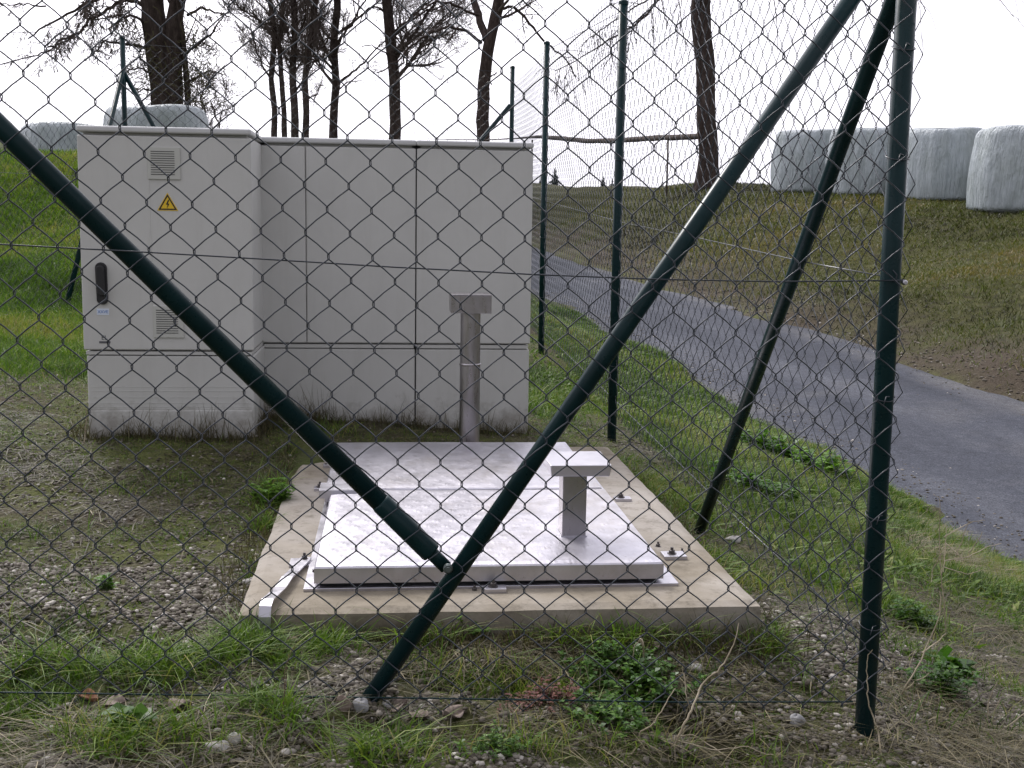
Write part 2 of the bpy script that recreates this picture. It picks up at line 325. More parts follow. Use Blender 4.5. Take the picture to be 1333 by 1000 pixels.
ctrl = [(-4, 1.9, -.80), (-3, 0, -.85), (-1.5, 1.96, -.80), (-.65, 1.96, -.80), (-.06, 1.96, -.82), (.4, 1.96, -.86), (.85, 1.96, -.89), (-.28, 2.2, -.803), (.25, 2.2, -.815), (.75, 2.2, -.835),
        (-.6, 3, -.785), (-1.5, 3, -.77), (-1, 3.9, -.72), (-.45, 3.9, -.735), (.3, 4.3, -.76), (.55, 4.3, -.775), (.85, 3.2, -.855), (.87, 4.6, -.85), (.885, 7, -.77), (.9, 9.1, -.68),
        (-2.07, 7.78, -.58), (-2.26, 7.14, -.61), (-1.8, 8.5, -.5), (-3, 5, -.66), (-1.3, 5.5, -.67), (-.5, 7, -.68), (0, 0, -1.0), (0, -4, -1.3), (-5, -4, -1.1), (2.0, .5, -1.2),
        (1.33, 2.58, -1.0), (1.6, 3.5, -1.06), (1.25, 4.6, -.93), (1.4, 7, -.95), (1.3, 10, -.85), (.2, 12, -.45), (1.0, 15, -.75),
        (-3.4, 10.3, -.14), (-4.2, 13.3, .63), (-2.2, 13.3, .60), (-1.2, 10.5, -.1), (0, 14, .15), (-4.6, 16.2, .30), (-2.5, 16, .30), (-8, 13.5, .75), (-6, 8, -.3), (-7, 4, -.6),
        (-9, 20, .9), (-3, 28, 1.1), (-6, 50, 1.6), (-20, 30, 1.6), (-20, 10, .6), (0, 55, 1.6)]
for (px, py, Y) in [(700, 240, 42), (760, 243, 35), (850, 248, 28), (918, 242, 25), (1010, 250, 22.5), (1100, 254, 20.5), (1235, 262, 19), (1333, 270, 17.2), (1480, 285, 15)]:
    p = W(px, py, Y=Y); ctrl.append((p[0], p[1], p[2] - CZ)); ctrl.append((p[0] + 2.2, p[1] + 3.5, p[2] - CZ - .1)); ctrl.append((p[0] + 8, p[1] + 12, p[2] - CZ - .3))
for y in (-4, 0, 4.44, 8, 12, 16, 20, 26, 31, 36):
    xl, wd, z = road_at(y); z -= CZ; ctrl.append((xl, y, z)); ctrl.append((xl + wd, y, z)); 
    ctrl.append((xl + wd + .55, y + .3, z + .22))
for (px, py, Y) in [(1300, 420, 10.5), (1250, 350, 13.5), (1100, 350, 15.5), (950, 310, 19), (1333, 330, 14)]:
    p = W(px, py, Y=Y); ctrl.append((p[0], p[1], p[2] - CZ))
ctrl = np.array(ctrl, float)
def tps_fit(c, lam=.002):
    n = len(c); d = np.hypot(c[:, None, 0] - c[None, :, 0], c[:, None, 1] - c[None, :, 1])
    K = np.where(d > 0, d * d * np.log(d + 1e-9), 0) + np.eye(n) * lam; P = np.c_[np.ones(n), c[:, :2]]
    A = np.zeros((n + 3, n + 3)); A[:n, :n] = K; A[:n, n:] = P; A[n:, :n] = P.T
    return np.linalg.solve(A, np.r_[c[:, 2], 0, 0, 0])
TW = tps_fit(ctrl)
def tps(x, y):
    x = np.asarray(x, float).ravel(); y = np.asarray(y, float).ravel(); out = np.empty(len(x))
    for i in range(0, len(x), 20000):
        d = np.hypot(x[i:i + 20000, None] - ctrl[None, :, 0], y[i:i + 20000, None] - ctrl[None, :, 1])
        out[i:i + 20000] = np.where(d > 0, d * d * np.log(d + 1e-9), 0) @ TW[:-3] + TW[-3] + TW[-2] * x[i:i + 20000] + TW[-1] * y[i:i + 20000]
    return out
def ground(x, y):
    x = np.asarray(x, float); sh = x.shape; x = x.ravel(); y = np.asarray(y, float).ravel()
    z = tps(np.clip(x, -25, 30), np.clip(y, -6, 56)) + CZ
    far = sstep(50, 75, np.hypot(x, y)); z = z * (1 - far) + (1.6 + CZ * .5) * far
    z = np.minimum(z, 3.2 + 0 * z)
    rough = (fbm(x, y, 2.2, 4) - .5) * .055 - .035 * sstep(.55, .68, fbm(x + 4.2, y, 5.5, 3)) * sstep(2.35, 2.1, y) * (x < .6) + (fbm(x, y, 26, 2) - .5) * .010 + (fbm(x, y, 14, 3) - .5) * .018 + (fbm(x, y, .6, 3) - .5) * .16 * sstep(6, 14, np.hypot(x, y))
    site = ((x > -.40) & (x < .80) & (y > 2.1) & (y < 4.1)); z = z + rough * np.where(site, .35, 1)
    xl, wd, rz = road_at(y); jag = (fbm(x, y, 2.4, 5) - .5) * .55
    ins = sstep(.0, .22, x - xl - .05 + jag) * sstep(.0, .25, xl + wd - .05 - x + jag * .8)
    z = z * (1 - ins) + (rz - .05) * ins
    # a low lip of turf just outside the road edges
    return z.reshape(sh)
def gz1(x, y): return float(ground(np.array([x]), np.array([y]))[0])
def G(px, py):                                  # pixel -> point on the ground
    d = ray(px, py); ss = np.linspace(1.2, 60, 2400)
    P = d[None, :] * ss[:, None]; h = P[:, 2] + CZ - ground(P[:, 0], P[:, 1])
    i = int(np.argmax(h < 0)); 
    if h[i] >= 0: i = len(ss) - 1
    s0 = ss[max(i - 1, 0)]; 
    p = d * (s0 + (ss[i] - s0) * .5); return np.array([p[0], p[1], gz1(p[0], p[1])])

def axis(lo, hi, dlo, dhi, step, grow):
    a_ = list(np.arange(dlo, dhi, step)); s_ = step; x = dhi
    while x < hi: a_.append(x); s_ *= grow; x += s_
    a_.append(hi); s_ = step; x = dlo; b_ = []
    while x > lo: s_ *= grow; x -= s_; b_.append(max(x, lo))
    return np.array(b_[::-1] + a_)
gx = axis(-400, 400, -2.6, 3.2, .045, 1.035); gy = axis(-60, 600, 1.5, 5.2, .045, 1.022)
GX, GY = np.meshgrid(gx, gy); GZ = ground(GX, GY)
nx, ny = len(gx), len(gy); V = np.c_[GX.ravel(), GY.ravel(), GZ.ravel()]
ii = np.arange(nx * ny).reshape(ny, nx); Q = np.c_[ii[:-1, :-1].ravel(), ii[:-1, 1:].ravel(), ii[1:, 1:].ravel(), ii[1:, :-1].ravel()]
me = soup('ground', V, quad=Q); me.polygons.foreach_set('use_smooth', [True] * len(me.polygons))

# masks: where turf, bank and mud lie
PATCH = []                                      # (x, y, rx, ry, strength)
def patch(px, py, rx, ry, s_=1.0): p = G(px, py); PATCH.append((p[0], p[1], rx, ry, s_))
for a_ in [(60, 920, .16, .07), (200, 870, .18, .07), (320, 850, .14, .08), (460, 820, .10, .05, .8), (580, 815, .12, .05), (700, 815, .14, .05, .6), (830, 820, .22, .05, .9), (960, 815, .12, .06, .9),
           (640, 880, .16, .05, .9), (830, 900, .13, .10, .9), (700, 975, .10, .03), (560, 860, .10, .05, .7), (100, 960, .20, .06, .8), (240, 960, .14, .05, .8), (520, 985, .12, .04, .7), (1060, 900, .08, .06, .4), (860, 985, .3, .04, .6),
           (950, 760, .10, .18, .7), (870, 640, .12, .3), (720, 500, .22, .55, 1.2), (350, 650, .08, .18, .9), (370, 600, .14, .2, .9), (335, 750, .05, .15, .8), (390, 560, .3, .12, .5),
           (40, 440, .5, .45, 1.1), (60, 480, .5, .35, .7), (30, 570, .3, .12, .35), (250, 620, .3, .1, .3), (180, 640, .12, .05, .5), (120, 760, .15, .06, .4), (200, 700, .2, .05, .4), (60, 830, .2, .06, .6), (30, 700, .1, .1, .5),
           (1180, 800, .10, .16, .9), (1210, 860, .14, .10, .8), (1290, 770, .18, .14, 1.2), (1320, 900, .1, .1, .6), (1230, 930, .15, .08, .5), (1100, 760, .12, .2, .7), (1040, 700, .15, .25, .7)]: patch(*a_)
PATCH = np.array([p if len(p) == 5 else (*p, 1.0) for p in PATCH])
def m_green(x, y):
    x = np.asarray(x, float); y = np.asarray(y, float); g = np.zeros_like(x)
    for (a_, b_, rx, ry, s_) in PATCH: g = np.maximum(g, s_ * np.exp(-(((x - a_) / rx) ** 2 + ((y - b_) / ry) ** 2) * .9))
    xl, wd, _ = road_at(y)
    hill = sstep(5.0, 6.2, y + .25 * (x + 2)) * sstep(.2, -.6, x - .9)
    verge = sstep(.98, 1.12, x) * sstep(xl + .12, xl - .02, x) * sstep(2.75, 4.2, y) 
    edge = sstep(.55, .15, np.abs(x - xl + .30)) * (y > 3.0)
    g = np.maximum(np.maximum(g, hill), np.maximum(verge * .95, edge * .95))
    n_ = fbm(x, y, 3.1, 4); return np.clip(g * (.35 + 1.25 * n_) - (n_ < .36) * .15, 0, 1)
def m_bank(x, y): xl, wd, _ = road_at(y); return sstep(.0, .25, np.asarray(x, float) - xl - wd + .1)
def m_mud(x, y):
    xl, wd, _ = road_at(y); k = x - xl - wd; n_ = fbm(x, y, 2.3, 4)
    return np.clip(sstep(1.5, .3, k) * sstep(-.2, .0, k) * (n_ * 2.0 - .35), 0, 1)
for nme, fn in (('green', m_green), ('bank', m_bank), ('mud', m_mud)):
    at = me.attributes.new(nme, 'FLOAT', 'POINT'); at.data.foreach_set('value', fn(GX.ravel(), GY.ravel()).astype(np.float32))
o = build('ground', me, M['ground']); tag(o, kind='structure')

# road sheet
rys = np.concatenate([np.arange(-10, 16, .12), np.arange(16, 48, .35)]); k = 19
xl, wd, rz = road_at(rys); U = np.linspace(-.03, 1.03, k)
RXX = xl[:, None] + wd[:, None] * U[None, :]; RYY = np.repeat(rys[:, None], k, 1)
RZZ = rz[:, None] - .012 * ((U - .5) * 2)[None, :] ** 2 - .05 * np.clip(np.abs(U - .5) * 2 - .97, 0, 1)[None, :] * 10 * .12
ii = np.arange(len(rys) * k).reshape(len(rys), k); Q = np.c_[ii[:-1, :-1].ravel(), ii[:-1, 1:].ravel(), ii[1:, 1:].ravel(), ii[1:, :-1].ravel()]
me = soup('road', np.c_[RXX.ravel(), RYY.ravel(), RZZ.ravel()], quad=Q); me.polygons.foreach_set('use_smooth', [True] * len(me.polygons))
UU = np.repeat(U[None, :], len(rys), 0); dust = np.clip(np.exp(-((UU - .90) / .045) ** 2) * .8 + sstep(.93, 1, UU) * .9 + np.exp(-((UU - .03) / .05) ** 2) * .5 + (fbm(RXX, RYY, 2.5, 4) - .62) * 2, 0, 1) * (.4 + fbm(RXX, RYY, 1.3, 4))
at = me.attributes.new('dust', 'FLOAT', 'POINT'); at.data.foreach_set('value', np.clip(dust, 0, 1).ravel().astype(np.float32))
o = build('road', me, M['road']); tag(o, kind='structure')
# ------------------------------------------------------------------ the concrete slab with its hatch
Z = lambda z: z + CZ                            # heights measured from the camera
mb = MB()
nxs, nys = 50, 70
xs = np.linspace(-.293, .737, nxs); ys = np.linspace(2.247, 3.955, nys); Xs, Ys = np.meshgrid(xs, ys)
edge_d = np.minimum(np.minimum(Xs - xs[0], xs[-1] - Xs), np.minimum(Ys - ys[0], ys[-1] - Ys))
jx = (fbm(Xs * 1, Ys, 9, 3) - .5) * .010; Zs = Z(-.75) - .006 * (1 - np.clip(edge_d / .02, 0, 1)) ** 2 + (fbm(Xs, Ys, 12, 3) - .5) * .004 * np.clip(edge_d / .03, 0, 1)
Xe = Xs + np.where((Xs == xs[0]) | (Xs == xs[-1]), jx, 0); Ye = Ys + np.where((Ys == ys[0]) | (Ys == ys[-1]), jx, 0)
top = np.c_[Xe.ravel(), Ye.ravel(), Zs.ravel()]; ii = np.arange(nxs * nys).reshape(nys, nxs)
Fq = [(ii[j, i], ii[j, i + 1], ii[j + 1, i + 1], ii[j + 1, i]) for j in range(nys - 1) for i in range(nxs - 1)]
ring = list(ii[0, :]) + list(ii[1:, -1]) + list(ii[-1, -2::-1]) + list(ii[-2:0:-1, 0]); n0 = len(top); R_ = len(ring)
lv = []
for dz, out in ((-.05, .004), (-.10, .006), (-.24, .012)):
    for q in ring:
        p = top[q].copy(); c_ = np.array([.22, 3.1]); d_ = p[:2] - c_; d_ /= np.linalg.norm(d_)
        p[:2] += d_ * (out + (vnoise(p[0] * 1, p[1], 22) - .5) * .006); p[2] = Z(-.75) + dz; lv.append(p)
Vv = np.r_[top, np.array(lv)]; lev = [ring] + [[n0 + l * R_ + j for j in range(R_)] for l in range(3)]
for l in range(3):
    for j in range(R_): j2 = (j + 1) % R_; Fq.append((lev[l][j], lev[l + 1][j], lev[l + 1][j2], lev[l][j2]))
mb.add(Vv, [tuple(int(q) for q in f_) for f_ in Fq])
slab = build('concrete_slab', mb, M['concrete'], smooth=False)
tag(slab, 'weathered tan concrete slab lying on the gravel under the metal hatch', 'slab'); origin(slab, (.22, 2.3, Z(-.90)))

hatch = empty('access_hatch', (.21, 3.05, Z(-.75)), 'bright aluminium double hatch cover with raised lids on the concrete slab', 'hatch')
fr = MB()                                       # flat flange on the slab and the upstand the lids rest on
x0, x1, y0, y1 = -.178, .600, 2.372, 3.775; zt = Z(-.744); zb = Z(-.7535)
for bx_ in ((x0, x1, y0, y0 + .05), (x0, x1, y1 - .03, y1), (x0, x0 + .05, y0 + .05, y1 - .03), (x1 - .04, x1, y0 + .05, y1 - .03)): fr.box(*bx_, zb, zt)
for bx_ in ((-.142, .553, 2.405, 2.411), (-.142, .553, 3.735, 3.741), (-.142, -.136, 2.411, 3.735), (.547, .553, 2.411, 3.735)): fr.box(*bx_, zt, Z(-.728))
build('hatch_frame', fr, M['alu'], hatch, bevel=.001)
sb_ = MB().box(-.147, .558, 2.397, 3.738, Z(-.747), Z(-.728)); build('lid_gap_shade', sb_, M['gapshade'], hatch)  # black sheet standing in for the shade in the gaps under the lids
def lid(x0, x1, y0, y1, z, th, nm='lid'):
    nxl = 40; nyl = max(8, int(40 * (y1 - y0) / (x1 - x0))); xs = np.linspace(x0, x1, nxl); ys = np.linspace(y0, y1, nyl); X_, Y_ = np.meshgrid(xs, ys)
    Z_ = z + (fbm(X_, Y_, 4, 2) - .5) * .003; mb = MB(); top = np.c_[X_.ravel(), Y_.ravel(), Z_.ravel()]; ii = np.arange(nxl * nyl).reshape(nyl, nxl)
    ed = (X_ == x0) | (X_ == x1) | (Y_ == y0) | (Y_ == y1); top[ed.ravel(), 2] -= .0015
    Fq = [(ii[j, i], ii[j, i + 1], ii[j + 1, i + 1], ii[j + 1, i]) for j in range(nyl - 1) for i in range(nxl - 1)]
    ring = list(ii[0, :]) + list(ii[1:, -1]) + list(ii[-1, -2::-1]) + list(ii[-2:0:-1, 0]); n0 = len(top); R_ = len(ring)
    c_ = top.mean(0); low = []
    for q in ring: p = top[q].copy(); d_ = np.array([np.sign(p[0] - c_[0]) * (ii[0, 0] <= q and (abs(p[0] - x0) < 1e-6 or abs(p[0] - x1) < 1e-6)), np.sign(p[1] - c_[1]) * (abs(p[1] - y0) < 1e-6 or abs(p[1] - y1) < 1e-6)]); p[:2] += d_ * .003; p[2] = z - .005; low.append(p)
    for q in range(R_): p = low[q].copy(); p[2] = z - th; low.append(p)
    V_ = np.r_[top, np.array(low)]
    for j in range(R_):
        j2 = (j + 1) % R_; Fq.append((ring[j], n0 + j, n0 + j2, ring[j2])); Fq.append((n0 + j, n0 + R_ + j, n0 + R_ + j2, n0 + j2))
    Fq.append(tuple(n0 + R_ + j for j in range(R_ - 1, -1, -1)))
    mb.add(V_, [tuple(int(q) for q in f_) for f_ in Fq]); return build(nm, mb, M['plate'], hatch)
l1 = lid(-.154, .566, 2.384, 3.076, Z(-.700), .0365); l1['label'] = 'front lid with the square vent post'
l2 = lid(-.172, .560, 3.102, 3.762, Z(-.7005), .0365); l2['label'] = 'plain rear lid'
hb = MB().box(-.186, -.060, 3.035, 3.050, Z(-.712), Z(-.690)); hb.box(-.186, -.060, 3.050, 3.118, Z(-.6945), Z(-.690)); hb.box(-.186, -.060, 3.118, 3.122, Z(-.705), Z(-.690))
build('lid_clamp', hb, M['alu'], hatch, bevel=.001)
# square vent post
vp = build('vent_post', MB().box(.3825, .4370, 2.590, 2.652, Z(-.7005), Z(-.556)), M['steel'], hatch, bevel=.002)
cb = MB(); zl, zh = Z(-.557), Z(-.530)
cb.add([(.352, 2.566, zl), (.484, 2.566, zl), (.484, 2.718, zl), (.352, 2.718, zl), (.349, 2.560, zh), (.487, 2.560, zh), (.490, 2.724, zh), (.344, 2.724, zh)],
       [(3, 2, 1, 0), (4, 5, 6, 7), (0, 1, 5, 4), (1, 2, 6, 5), (2, 3, 7, 6), (3, 0, 4, 7)])
build('vent_cap', cb, M['alu'], vp, bevel=.002)
build('weld_seam', MB().box(.380, .4395, 2.5875, 2.6545, Z(-.7010), Z(-.6975)), M['alu'], vp)
def bolt(x, y, z, parent, r=.007, h=.012):
    b_ = MB().lathe((x, y, z), [(r * 1.5, 0), (r * 1.5, .0015)], 16); b_.lathe((x, y, z + .0015), [(r, 0), (r, h * .55), (r * .8, h * .6)], 6); b_.lathe((x, y, z + .0015 + h * .5), [(r * .5, 0), (r * .5, h * .6)], 10)
    return build('bolt', b_, M['bolt'], parent)
for (xx, yy, sx, sy) in [(.212, 2.358, .045, .030), (.640, 2.585, .052, .045), (.630, 3.145, .045, .035), (-.195, 3.30, .04, .035), (-.19, 3.62, .035, .03)]:
    br = build('fixing_bracket', MB().box(xx - sx / 2, xx + sx / 2, yy - sy / 2, yy + sy / 2, Z(-.7515), Z(-.7415)), M['alu'], hatch, bevel=.0008)
    bolt(xx - .004, yy + .002, Z(-.7415), br)
for (xx, yy) in [(.668, 2.62), (.625, 2.68), (.170, 2.362), (-.165, 2.49)]: bolt(xx, yy, Z(-.7515), hatch, .005, .010)
# earthing strap over the slab's edge
P = [(-.186, 2.585, -.741), (-.192, 2.55, -.741), (-.205, 2.48, -.7405), (-.214, 2.42, -.735), (-.222, 2.36, -.738), (-.232, 2.30, -.735), (-.238, 2.262, -.731), (-.2405, 2.243, -.738), (-.241, 2.233, -.755), (-.241, 2.229, -.80), (-.240, 2.226, -.88)]
P = np.array(P); P[:, 2] += CZ; V_ = []; Fq = []
T_ = np.gradient(P, axis=0); T_ /= np.linalg.norm(T_, axis=1)[:, None]
for i in range(len(P)):
    wv = np.array([1., .12, 0]) if i < 7 else np.array([1., 0, 0]); wv = wv - T_[i] * (wv @ T_[i]); wv /= np.linalg.norm(wv); nv = np.cross(wv, T_[i]); nv *= np.sign(nv[2] + 1e-3 - nv[1])
    for s_, u_ in ((-1, 0), (1, 0), (1, 1), (-1, 1)): V_.append(P[i] + wv * s_ * .0115 + nv * u_ * .003)
for i in range(len(P) - 1):
    for j in range(4): j2 = (j + 1) % 4; Fq.append((i * 4 + j, i * 4 + j2, i * 4 + 4 + j2, i * 4 + 4 + j))
Fq += [(3, 2, 1, 0), tuple(len(P) * 4 - 4 + j for j in range(4))]
st = empty('earthing_strap', (-.24, 2.24, Z(-.88)), 'flat bent metal strap bolted on the slab and bent down over its front edge', 'strap')
build('metal_strip', MB().add(V_, Fq), M['alu'], st)
build('end_plate', MB().box(-.222, -.160, 2.545, 2.600, Z(-.752), Z(-.7445)), M['alu'], st, bevel=.0008)
bolt(-.190, 2.572, Z(-.7395), st, .006)

# vent pipe behind the hatch
vpipe = empty('vent_pipe', (.2555, 3.87, Z(-.75)), 'dull steel pipe standing behind the hatch with a wide boxy cap', 'pipe')
build('pipe', MB().lathe((.2555, 3.87, Z(-.755)), [(.0335, 0), (.0335, .295)], 32).lathe((.2555, 3.87, Z(-.463)), [(.0328, 0), (.0328, .175)], 32), M['steel'], vpipe, smooth=False)
build('pipe_joint', MB().lathe((.2555, 3.87, Z(-.466)), [(.0336, 0), (.0352, .002), (.0352, .006), (.0336, .008)], 32), M['steel'], vpipe)
build('pipe_cap', MB().box(.1885, .3185, 3.805, 3.935, Z(-.2905), Z(-.2335)).box(.187, .320, 3.8035, 3.9365, Z(-.2325), Z(-.2305)), M['steel'], vpipe, bevel=.0015)

# ------------------------------------------------------------------ electrical cabinets
def text_mesh(name, s_, size, x, y, z, mat_, parent, ext=.0004):
    cu = bpy.data.curves.new(name, 'FONT'); cu.body = s_; cu.size = size; cu.extrude = ext; cu.align_x = 'LEFT'
    to = bpy.data.objects.new(name, cu); C.objects.link(to); dg = bpy.context.evaluated_depsgraph_get(); me_ = bpy.data.meshes.new_from_object(to.evaluated_get(dg))
    bpy.data.objects.remove(to); me_.transform(Matrix.Rotation(math.pi / 2, 4, 'X')); off = Vector(loc_of(parent)); me_.transform(Matrix.Translation(Vector((x, y, z)) - off))
    me_.materials.clear(); return build(name, me_, mat_, parent)
def cabinet(x0, x1, yf, yb, zbot, label, doors, zs):
    zroof0, zgap, zbody, zpl = zs
    r = empty('electrical_cabinet', ((x0 + x1) / 2, yf, Z(zbot)), label, 'cabinet', 'grey electrical cabinets standing side by side')
    build('cabinet_body', MB().box(x0 + .004, x1 - .004, yf + .012, yb, Z(zbody), Z(zgap)).box(x0 + .014, x1 - .014, yf + .020, yb - .01, Z(zgap) - .001, Z(zroof0) + .002), M['cab'], r, bevel=.004)
    build('roof', MB().box(x0 - .001, x1 + .001, yf - .006, yb + .008, Z(zroof0), Z(zroof0 + .0195)), M['roof'], r, bevel=.006, seg=3)
    build('plinth', MB().box(x0 + (.007 if x0 < -.9 else .001), x1 - .0015, yf + .006, yb - .006, Z(zbot) - .12, Z(zpl)), M['plinth'], r, bevel=.005)
    build('plinth_collar', MB().box(x0 + .020, x1 - .020, yf + .030, yb - .020, Z(zpl) - .001, Z(zbody) + .001).box(x0 + .006, x1 - .006, yf + .004, yb - .01, Z(zpl) + .0035, Z(zbody) - .0035), M['plinth'], r)
    for (a_, b_) in doors:
        build('door', MB().box(a_, b_, yf, yf + .0105, Z(zbody) + .002, Z(zgap) - .003), M['cab'], r, bevel=.0035)
    return r
# the tall one in front
c1 = cabinet(-1.004, -.456, 4.0, 4.662, -.72, 'leftmost cabinet, standing forward, with two vents, a black handle and a yellow warning triangle', [(-1.004, -.456)], (.268, .2605, -.436, -.4535))
rb = MB()
for z_ in (-.556, -.571, -.592, -.610, -.623, -.6295): rb.box(-.990, -.468, 4.0050, 4.007, Z(z_) - .0012, Z(z_))
build('plinth_rib', rb, M['plinth'], c1, bevel=.0008)
build('plinth_panel', MB().box(-.993, -.465, 4.0025, 4.008, Z(-.86), Z(-.6375)), M['plinth'], c1, bevel=.001)
build('door_ridge', MB().box(-.7835, -.7800, 3.9985, 4.002, Z(-.285), Z(.120)), M['cab'], c1, bevel=.001)
for (a_, b_, z0, z1) in [(-.784, -.681, .121, .224), (-.779, -.681, -.393, -.288)]:
    v_ = build('vent_grille', MB().box(a_, b_, 3.9955, 4.001, Z(z0), Z(z1)), M['vent'], c1, bevel=.0015)
    s_ = MB(); n_ = 11
    for q in range(n_):
        zz = Z(z1) - .013 - q * (z1 - z0 - .030) / (n_ - 1); s_.box(a_ + .010, b_ - .018, 3.9948, 3.9965, zz - .0021, zz)
    build('slots', s_, M['slot'], v_)
# handle: an upright rounded bar in a dish
hp = []
for q in range(24):
    t_ = 2 * math.pi * q / 24; s_ = 1 if math.sin(t_) >= 0 else -1; hp.append((.0185 * math.cos(t_), .0185 * math.sin(t_) + s_ * .050))
def pill(cx, cz, y0, y1, sc, tilt=0):
    V_ = [(cx + px * sc + tilt * pz, y, cz + pz * sc) for y in (y0, y1) for px, pz in hp]; n = 24
    return MB().add(V_, [tuple(range(n)), tuple(range(2 * n - 1, n - 1, -1))] + [(j, j + n, (j + 1) % n + n, (j + 1) % n) for j in range(n)])
hd = build('handle', pill(-.9395, Z(-.2165), 3.992, 4.001, 1.0, -.02), M['black'], c1, bevel=.002)
build('grip', pill(-.9395, Z(-.207), 3.980, 3.9915, .72, -.02), M['black'], hd, bevel=.003)
def tri(cx, z0, z1, hw, y, d): return MB().add([(cx - hw, y, z0), (cx + hw, y, z0), (cx, y, z1), (cx - hw, y + d, z0), (cx + hw, y + d, z0), (cx, y + d, z1)], [(0, 1, 2), (5, 4, 3), (0, 3, 4, 1), (1, 4, 5, 2), (2, 5, 3, 0)])
ws = build('warning_sign', tri(-.7245, Z(.0215), Z(.0790), .0335, 3.9990, .002), M['yellow'], c1)
bd = MB(); o3 = [(-.7245 - .0295, Z(.0240)), (-.7245 + .0295, Z(.0240)), (-.7245, Z(.0745))]; c3 = np.mean(o3, 0); i3 = [tuple(c3 + (np.array(p) - c3) * .76) for p in o3]
V_ = [(p[0], y, p[1]) for y in (3.9983, 3.9992) for p in o3 + i3]
bd.add(V_, [(0, 1, 4, 3), (1, 2, 5, 4), (2, 0, 3, 5), (6, 9, 10, 7), (7, 10, 11, 8), (8, 11, 9, 6)] + [(a_, a_ + 6, b_ + 6, b_) for a_, b_ in ((0, 1), (1, 2), (2, 0))] + [(a_, b_, b_ + 6, a_ + 6) for a_, b_ in ((3, 4), (4, 5), (5, 3))])
build('black_border', bd, M['black'], ws)
zz = [(.0016, .0565), (-.0052, .0410), (.0002, .0410), (-.0030, .0285), (.0060, .0440), (.0008, .0440), (.0052, .0565)]
V_ = [(-.7245 + p, y, Z(q)) for y in (3.9980, 3.9990) for p, q in zz]; n = len(zz)
build('lightning_bolt', MB().add(V_, [tuple(range(n)), tuple(range(2 * n - 1, n - 1, -1))] + [(j, j + n, (j + 1) % n + n, (j + 1) % n) for j in range(n)]), M['black'], ws)
sk = build('maker_sticker', MB().box(-.9585, -.9195, 3.9990, 4.001, Z(-.3195), Z(-.2985)), M['pale'], c1)
text_mesh('lettering', 'XXVE', .0135, -.9560, 3.9988, Z(-.3135), M['blue'], sk)
text_mesh('lettering', 'EI', .021, -.9470, 3.9998, Z(-.4010), M['ink'], c1)
build('printed_line', MB().box(-.954, -.918, 3.9993, 4.001, Z(-.4125), Z(-.4055)), M['ink'], c1)
c2 = cabinet(-.4645, .0855, 4.345, 4.665, -.76, 'wide middle cabinet with a narrow panel and a broad door, right of the forward cabinet', [(-.4635, -.3075), (-.3045, .0845)], (.2675, .2600, -.4445, -.4640))
build('gap_strip', MB().box(.082, .094, 4.362, 4.64, Z(-.85), Z(.262)), M['slot'], c2)
c3 = cabinet(.0875, .5075, 4.345, 4.665, -.76, 'rightmost plain cabinet with a single door, behind the vent pipe', [(.0885, .5075)], (.2675, .2600, -.4445, -.4640))
build('joint_screw', MB().lathe((.088, 4.338, Z(-.452)), [(.006, 0), (.006, .006)], 10), M['alu'], c3)

# ------------------------------------------------------------------ chain link
def chain_mesh(P3, ncol, zbot, ztop, r, sides, depth_dir, bow=.0014, ov=.0012, dth=.0020):
    """P3(c, v) -> points; c in half diamonds, v in diamonds downwards. One zigzag wire between neighbouring columns."""
    VV = []; QQ = []; base = 0; ang = np.arange(sides) * 2 * math.pi / sides
    for c in ncol:
        lo, hi = zbot(c), ztop(c)               # rows
        k0 = math.ceil(hi * 2); k1 = math.floor(lo * 2)
        if (k0 + c) % 2: k0 += 1
        pts = []; dep = []
        rows = np.arange(k0, k1 + 1)
        for k in rows:
            col = c + ((k + c) % 2); side = 1 if col > c else -1; v = k / 2
            d_in, d_out = (1, -1) if side > 0 else (-1, 1)
            pts += [(col + side * ov / .0353, v - .042), (col + side * ov / .0353, v + .042)]
            dep += [d_in * .8, d_out * .8]
            if k < k1: pts.append((c + .5, v + .25 - bow / .0707)); dep.append(d_out * .9)
        if len(pts) < 2: continue
        pts = np.array(pts); D = P3(pts[:, 0], pts[:, 1]) + np.array(dep)[:, None] * dth * np.array(depth_dir)
        T = np.gradient(D, axis=0); T /= np.linalg.norm(T, axis=1)[:, None]
        A = np.cross(T, depth_dir); A /= np.linalg.norm(A, axis=1)[:, None]; B = np.cross(T, A)
        R = D[:, None, :] + r * (np.cos(ang)[None, :, None] * A[:, None, :] + np.sin(ang)[None, :, None] * B[:, None, :])
        n = len(D); VV.append(R.reshape(-1, 3)); ii = base + np.arange(n * sides).reshape(n, sides); jj = np.roll(ii, -1, 1)
        QQ.append(np.stack([ii[:-1], jj[:-1], jj[1:], ii[1:]], -1).reshape(-1, 4)); base += n * sides
    return np.concatenate(VV), np.concatenate(QQ)
def wiremesh(name, VQ, mat_, parent):
    V_, Q_ = VQ; me_ = soup(name, V_ - np.array(loc_of(parent)), quad=Q_, mat=mat_); me_.polygons.foreach_set('use_smooth', [True] * len(me_.polygons))
    o_ = bpy.data.objects.new(name, me_); C.objects.link(o_); o_.parent = parent; return o_
def cyl(name, p, q, r, parent, mat_='green', n=20, cap=False):
    o_ = build(name, MB().tube([p, q], r, n), M[mat_], parent)
    o_.data.polygons.foreach_set('use_smooth', [len(f_.vertices) == 4 for f_ in o_.data.polygons]); return o_
